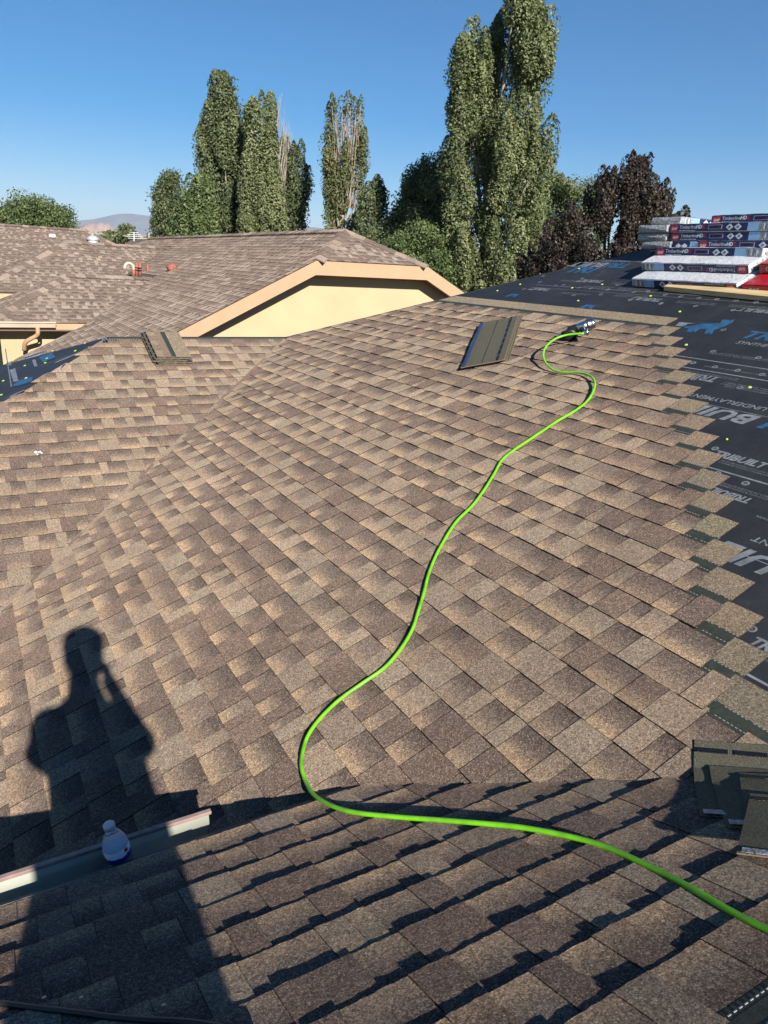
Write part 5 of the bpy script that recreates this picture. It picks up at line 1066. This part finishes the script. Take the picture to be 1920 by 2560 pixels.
# power poles, wires, antenna, far gable
def pole(x, y0, y1, D, lab):
    a, b = at_dist(x, y0, D), at_dist(x, y1, D); e = empty('utility_pole', (a[0], a[1], GZ), lab, 'utility pole', 'far power poles')
    MB().tube([(a[0], a[1], GZ), a], 0.13, 8).build('post', M['twig'], e); MB().box(a - np.array([0, 0, 0.7]), RTH * 1.2, FWH * 0.08, (0, 0, 0.08)).build('crossarm', M['twig'], e); return a
pa = pole(298, 577, 600, 110, 'far power pole among the trees'); pb = pole(372, 583, 606, 105, 'far power pole right of the antenna'); pc = pole(240, 572, 596, 118, 'far power pole left of the skyline trees')
for i, s in enumerate((-1, 1)):
    for (p, q, lb) in ((pc, pa, 'left'), (pa, pb, 'right')):
        a = p + RTH * s - np.array([0, 0, 0.6]); b = q + RTH * s - np.array([0, 0, 0.6]); md = (a + b) / 2 - np.array([0, 0, 0.3])
        tag(MB().tube(curve_pts([a, md, b], 5), 0.025, 4).build('power_line', M['twig'], None, origin=a), ('upper' if s < 0 else 'lower') + ' power line on the ' + lb + ' span between far poles', 'power line')
a = at_dist(335, 603, 60); e = empty('television_antenna', a, 'white television antenna on the small far gable', 'antenna'); t_ = at_dist(335, 581, 60)
MB().tube([a, t_], 0.04, 6).build('mast', M['white'], e)
for k, wd_ in ((0.0, 0.36), (0.16, 0.55), (0.30, 0.7), (0.44, 0.5)): MB().box(t_ - np.array([0, 0, k]), RTH * wd_, FWH * 0.02, (0, 0, 0.018)).build('element', M['white'], e)
g0 = at_dist(308, 612, 62); g1 = at_dist(331, 598, 62); g2 = at_dist(352, 612, 62); e = empty('small_gable_house', (g1[0], g1[1], GZ), 'small far house showing only its brown gable roof under the antenna', 'house')
MB().prism([g0, g2, g1], FWH * 8).build('roof', M['old_deck'], e); MB().prism([(g0[0], g0[1], GZ), (g2[0], g2[1], GZ), g2 - np.array([0, 0, 0.05]), g0 - np.array([0, 0, 0.05])], FWH * 8).build('wall', M['stucco'], e)

# ------------------------------------------------------------------ the photographer (seen only as a shadow)
def person():
    e = empty('person', (-0.28, -0.95, RCZ + T5 * (-0.95 - RCY)), 'person in a cap raising a phone, seen as the long shadow across the shingles', 'person')
    f_ = FWH; s_ = RTH
    hc = np.array([-0.118, -0.305, 0.145])                   # head centre from the shadow
    fz = RCZ + T5 * (-0.80 - RCY)
    J = {}; V = []; E = []; Rr = []
    def jt(n, p, r, par=None):
        J[n] = len(V); V.append(np.asarray(p, float)); Rr.append(r)
        if par is not None: E.append((J[par], J[n]))
    pel = hc - f_ * 0.22 + s_ * 0.09 + np.array([0, 0, -0.80])
    jt('pelvis', pel, (0.165, 0.13)); jt('waist', hc - f_ * 0.12 + s_ * 0.08 + np.array([0, 0, -0.60]), (0.165, 0.12), 'pelvis'); jt('chest', hc - f_ * 0.05 + s_ * 0.035 + np.array([0, 0, -0.38]), (0.175, 0.125), 'waist'); jt('neckbase', hc - f_ * 0.03 + s_ * 0.012 + np.array([0, 0, -0.225]), (0.085, 0.075), 'chest')
    jt('neck', hc - f_ * 0.02 + np.array([0, 0, -0.13]), (0.075, 0.072), 'neckbase'); jt('jaw', hc + f_ * 0.015 + np.array([0, 0, -0.06]), (0.066, 0.078), 'neck'); jt('head', hc + np.array([0, 0, 0.015]), (0.082, 0.098), 'jaw'); jt('crown', hc - f_ * 0.01 + np.array([0, 0, 0.075]), (0.070, 0.084), 'head')
    def shadow_pt(x, y, back, S=SB):
        P = S.P(*S.px(x, y), 0); t = (P @ f_ + back) / (LIGHT @ f_); return P - LIGHT * t
    jt('shL', shadow_pt(122, 1800, 0.38), (0.068, 0.068), 'chest'); jt('elL', shadow_pt(100, 1885, 0.33), (0.056, 0.056), 'shL'); jt('wrL', shadow_pt(150, 1935, 0.12), (0.036, 0.036), 'elL'); jt('palmL', shadow_pt(172, 1925, 0.06), (0.034, 0.02), 'wrL')
    jt('shR', shadow_pt(318, 1805, 0.36), (0.068, 0.068), 'chest'); jt('elR', shadow_pt(347, 1855, 0.22), (0.055, 0.055), 'shR'); jt('wrR', shadow_pt(291, 1735, 0.05), (0.034, 0.034), 'elR'); jt('palmR', shadow_pt(270, 1700, 0.035), (0.036, 0.018), 'wrR')
    for sd in (-1, 1):
        n = 'L' if sd < 0 else 'R'
        jt('hip' + n, pel + s_ * 0.095 * sd - np.array([0, 0, 0.06]), (0.10, 0.10), 'pelvis'); jt('knee' + n, pel + s_ * 0.12 * sd + f_ * 0.12 - np.array([0, 0, 0.40]), (0.072, 0.072), 'hip' + n)
        ank = pel + s_ * 0.13 * sd - f_ * 0.04; ank[2] = RCZ + T5 * (ank[1] - RCY) + 0.09; jt('ank' + n, ank, (0.052, 0.052), 'knee' + n)
        toe = ank + f_ * 0.17; toe[2] = RCZ + T5 * (toe[1] - RCY) + 0.035; jt('toe' + n, toe, (0.042, 0.03), 'ank' + n)
    # fingers: left hand relaxed, right hand round the phone
    for hn, pal, dirn, curl in (('L', 'palmL', f_ * 0.6 - np.array([0, 0, 0.8]), -0.4), ('R', 'palmR', np.array([0, 0, 1.0]), 0.25)):
        p = V[J[pal]]; dn = np.asarray(dirn, float); dn /= np.linalg.norm(dn); acr = f_ if hn == 'R' else s_
        for i, (o, l) in enumerate(((-0.027, 0.062), (-0.009, 0.075), (0.009, 0.072), (0.027, 0.058))):
            b0 = p + acr * o + dn * 0.03; jt('f%s%d' % (hn, i), b0, (0.0095, 0.0095), pal); jt('g%s%d' % (hn, i), b0 + dn * l * 0.55 - s_ * 0.012, (0.0085, 0.0085), 'f%s%d' % (hn, i)); jt('h%s%d' % (hn, i), b0 + dn * l * 0.95 - s_ * 0.03, (0.007, 0.007), 'g%s%d' % (hn, i))
        b0 = p - acr * 0.036; jt('t' + hn, b0, (0.011, 0.011), pal); jt('u' + hn, b0 - acr * 0.02 + dn * 0.035, (0.009, 0.009), 't' + hn)
    root = ROOT[e.name]; m = bpy.data.meshes.new('body'); m.from_pydata([(v - root).tolist() for v in V], E, []); o = bpy.data.objects.new('body', m); C.objects.link(o); o.parent = e
    m.skin_vertices.new() if len(m.skin_vertices) == 0 and hasattr(m.skin_vertices, 'new') else None
    sk = o.modifiers.new('skin', 'SKIN'); sk.use_smooth_shade = True
    if len(m.skin_vertices):
        for i, r in enumerate(Rr): m.skin_vertices[0].data[i].radius = r if hasattr(r, '__len__') else (r, r)
        m.skin_vertices[0].data[0].use_root = True
    sb = o.modifiers.new('sub', 'SUBSURF'); sb.levels = 2; sb.render_levels = 2
    m.materials.append(plain('skin_and_workwear', (0.22, 0.18, 0.16), 0.8))
    clothes = plain('grey_work_shirt', (0.18, 0.19, 0.22), 0.9)
    # loose shirt: a tapered shell round the torso
    sh = MB(); c0 = V[J['neckbase']]; c1 = V[J['pelvis']]; rings = []
    for i in range(9):
        t = i / 8; c = V[J['neckbase']] * (1 - t) + V[J['pelvis']] * t + f_ * 0.03 * math.sin(math.pi * t) + s_ * 0.06 * min(1, max(0, t * 2 - 0.5)); w = [0.10, 0.185, 0.205, 0.205, 0.205, 0.21, 0.215, 0.225, 0.23][i]; d = [0.08, 0.12, 0.145, 0.145, 0.14, 0.14, 0.145, 0.15, 0.15][i]
        for k in range(20): a = 2 * math.pi * k / 20; sh.V.append(c + s_ * (w * math.cos(a)) + f_ * (d * math.sin(a)) )
    for i in range(8):
        for k in range(20): sh.F.append([i * 20 + k, i * 20 + (k + 1) % 20, (i + 1) * 20 + (k + 1) % 20, (i + 1) * 20 + k]); sh.M.append(0)
    sh.build('shirt', clothes, e, True)
    for a_, b_ in (('shL', 'elL'), ('shR', 'elR')):
        p, q = V[J[a_]], V[J[b_]]; p = p + (V[J['chest']] - p) * 0.15
        MB().tube(curve_pts([p, (p + q) / 2, q + (q - p) * 0.04], 3), [0.078, 0.078, 0.074, 0.072, 0.070, 0.068, 0.066], 14, cap=False).build('sleeve', clothes, e, True)
    cap_ = MB().lathe(hc + np.array([0, 0, 0.035]), (0, 0, 1), [(0.100, 0.0), (0.104, 0.03), (0.095, 0.075), (0.062, 0.108), (0.01, 0.118)], 20); cap_.build('cap', plain('dark_cap', (0.03, 0.03, 0.035), 0.9), e, True)
    hair = MB().lathe(hc + np.array([0, 0, -0.05]), (0, 0, 1), [(0.085, -0.01), (0.098, 0.03), (0.099, 0.085)], 18); hair.build('hair', M['barkdark'], e, True)
    # face: eyes, nose, ears, mouth
    for sd in (-1, 1):
        MB().lathe(hc + f_ * 0.088 + s_ * 0.032 * sd + np.array([0, 0, 0.005]), f_, [(0.004, -0.01), (0.012, -0.004), (0.011, 0.004), (0.003, 0.008)], 10).build('eye', M['white'], e, True)
        MB().lathe(hc + s_ * 0.080 * sd + np.array([0, 0, -0.005]), s_ * sd, [(0.012, 0.0), (0.024, 0.008), (0.018, 0.016)], 10).build('ear', M['fascia'], e, True)
    MB().prism([hc + f_ * 0.09 + s_ * 0.013 + np.array([0, 0, -0.045]), hc + f_ * 0.09 - s_ * 0.013 + np.array([0, 0, -0.045]), hc + f_ * 0.088 + np.array([0, 0, 0.01])], f_ * 0.022).build('nose', M['fascia'], e)
    MB().box(hc + f_ * 0.092 + np.array([0, 0, -0.075]), s_ * 0.024, f_ * 0.006, (0, 0, 0.005)).build('mouth', M['redpipe'], e)
    return V[J['palmR']]
palm = person()
pc_ = -FWD * 0.010 - RIGHT * 0.028 - UP * 0.058
ph = empty('phone', pc_, 'phone held up by the person behind the view', 'phone')
bevel(MB().bevbox(pc_, RIGHT * 0.036, UP * 0.074, FWD * 0.004, 0.003).build('body', M['blackplastic'], ph), 0.002)
MB().box(pc_ - FWD * 0.0045, RIGHT * 0.033, UP * 0.071, FWD * 0.0004).build('screen', M['dark'], ph)
MB().lathe(pc_ + RIGHT * 0.028 - UP * -0.03 + FWD * 0.0042, FWD, [(0.007, 0), (0.007, 0.0015), (0.005, 0.002)], 16).build('lens', M['chrome'], ph)

# ------------------------------------------------------------------ thin haze between the camera and the far mesa
hz = bpy.data.materials.new('thin_haze'); hz.use_nodes = True; nt = hz.node_tree; nt.nodes.clear(); ho = nt.nodes.new('ShaderNodeOutputMaterial'); hv = nt.nodes.new('ShaderNodeVolumePrincipled')
hv.inputs['Color'].default_value = (0.72, 0.83, 1.0, 1); hv.inputs['Density'].default_value = 6.5e-5; hv.inputs['Anisotropy'].default_value = 0.0; nt.links.new(hv.outputs[0], ho.inputs['Volume'])
hb = MB().box((0, 0, 440), (24000, 0, 0), (0, 24000, 0), (0, 0, 560)).build('haze', hz); hb.location = (0, 0, 0); tag(hb, kind='stuff')
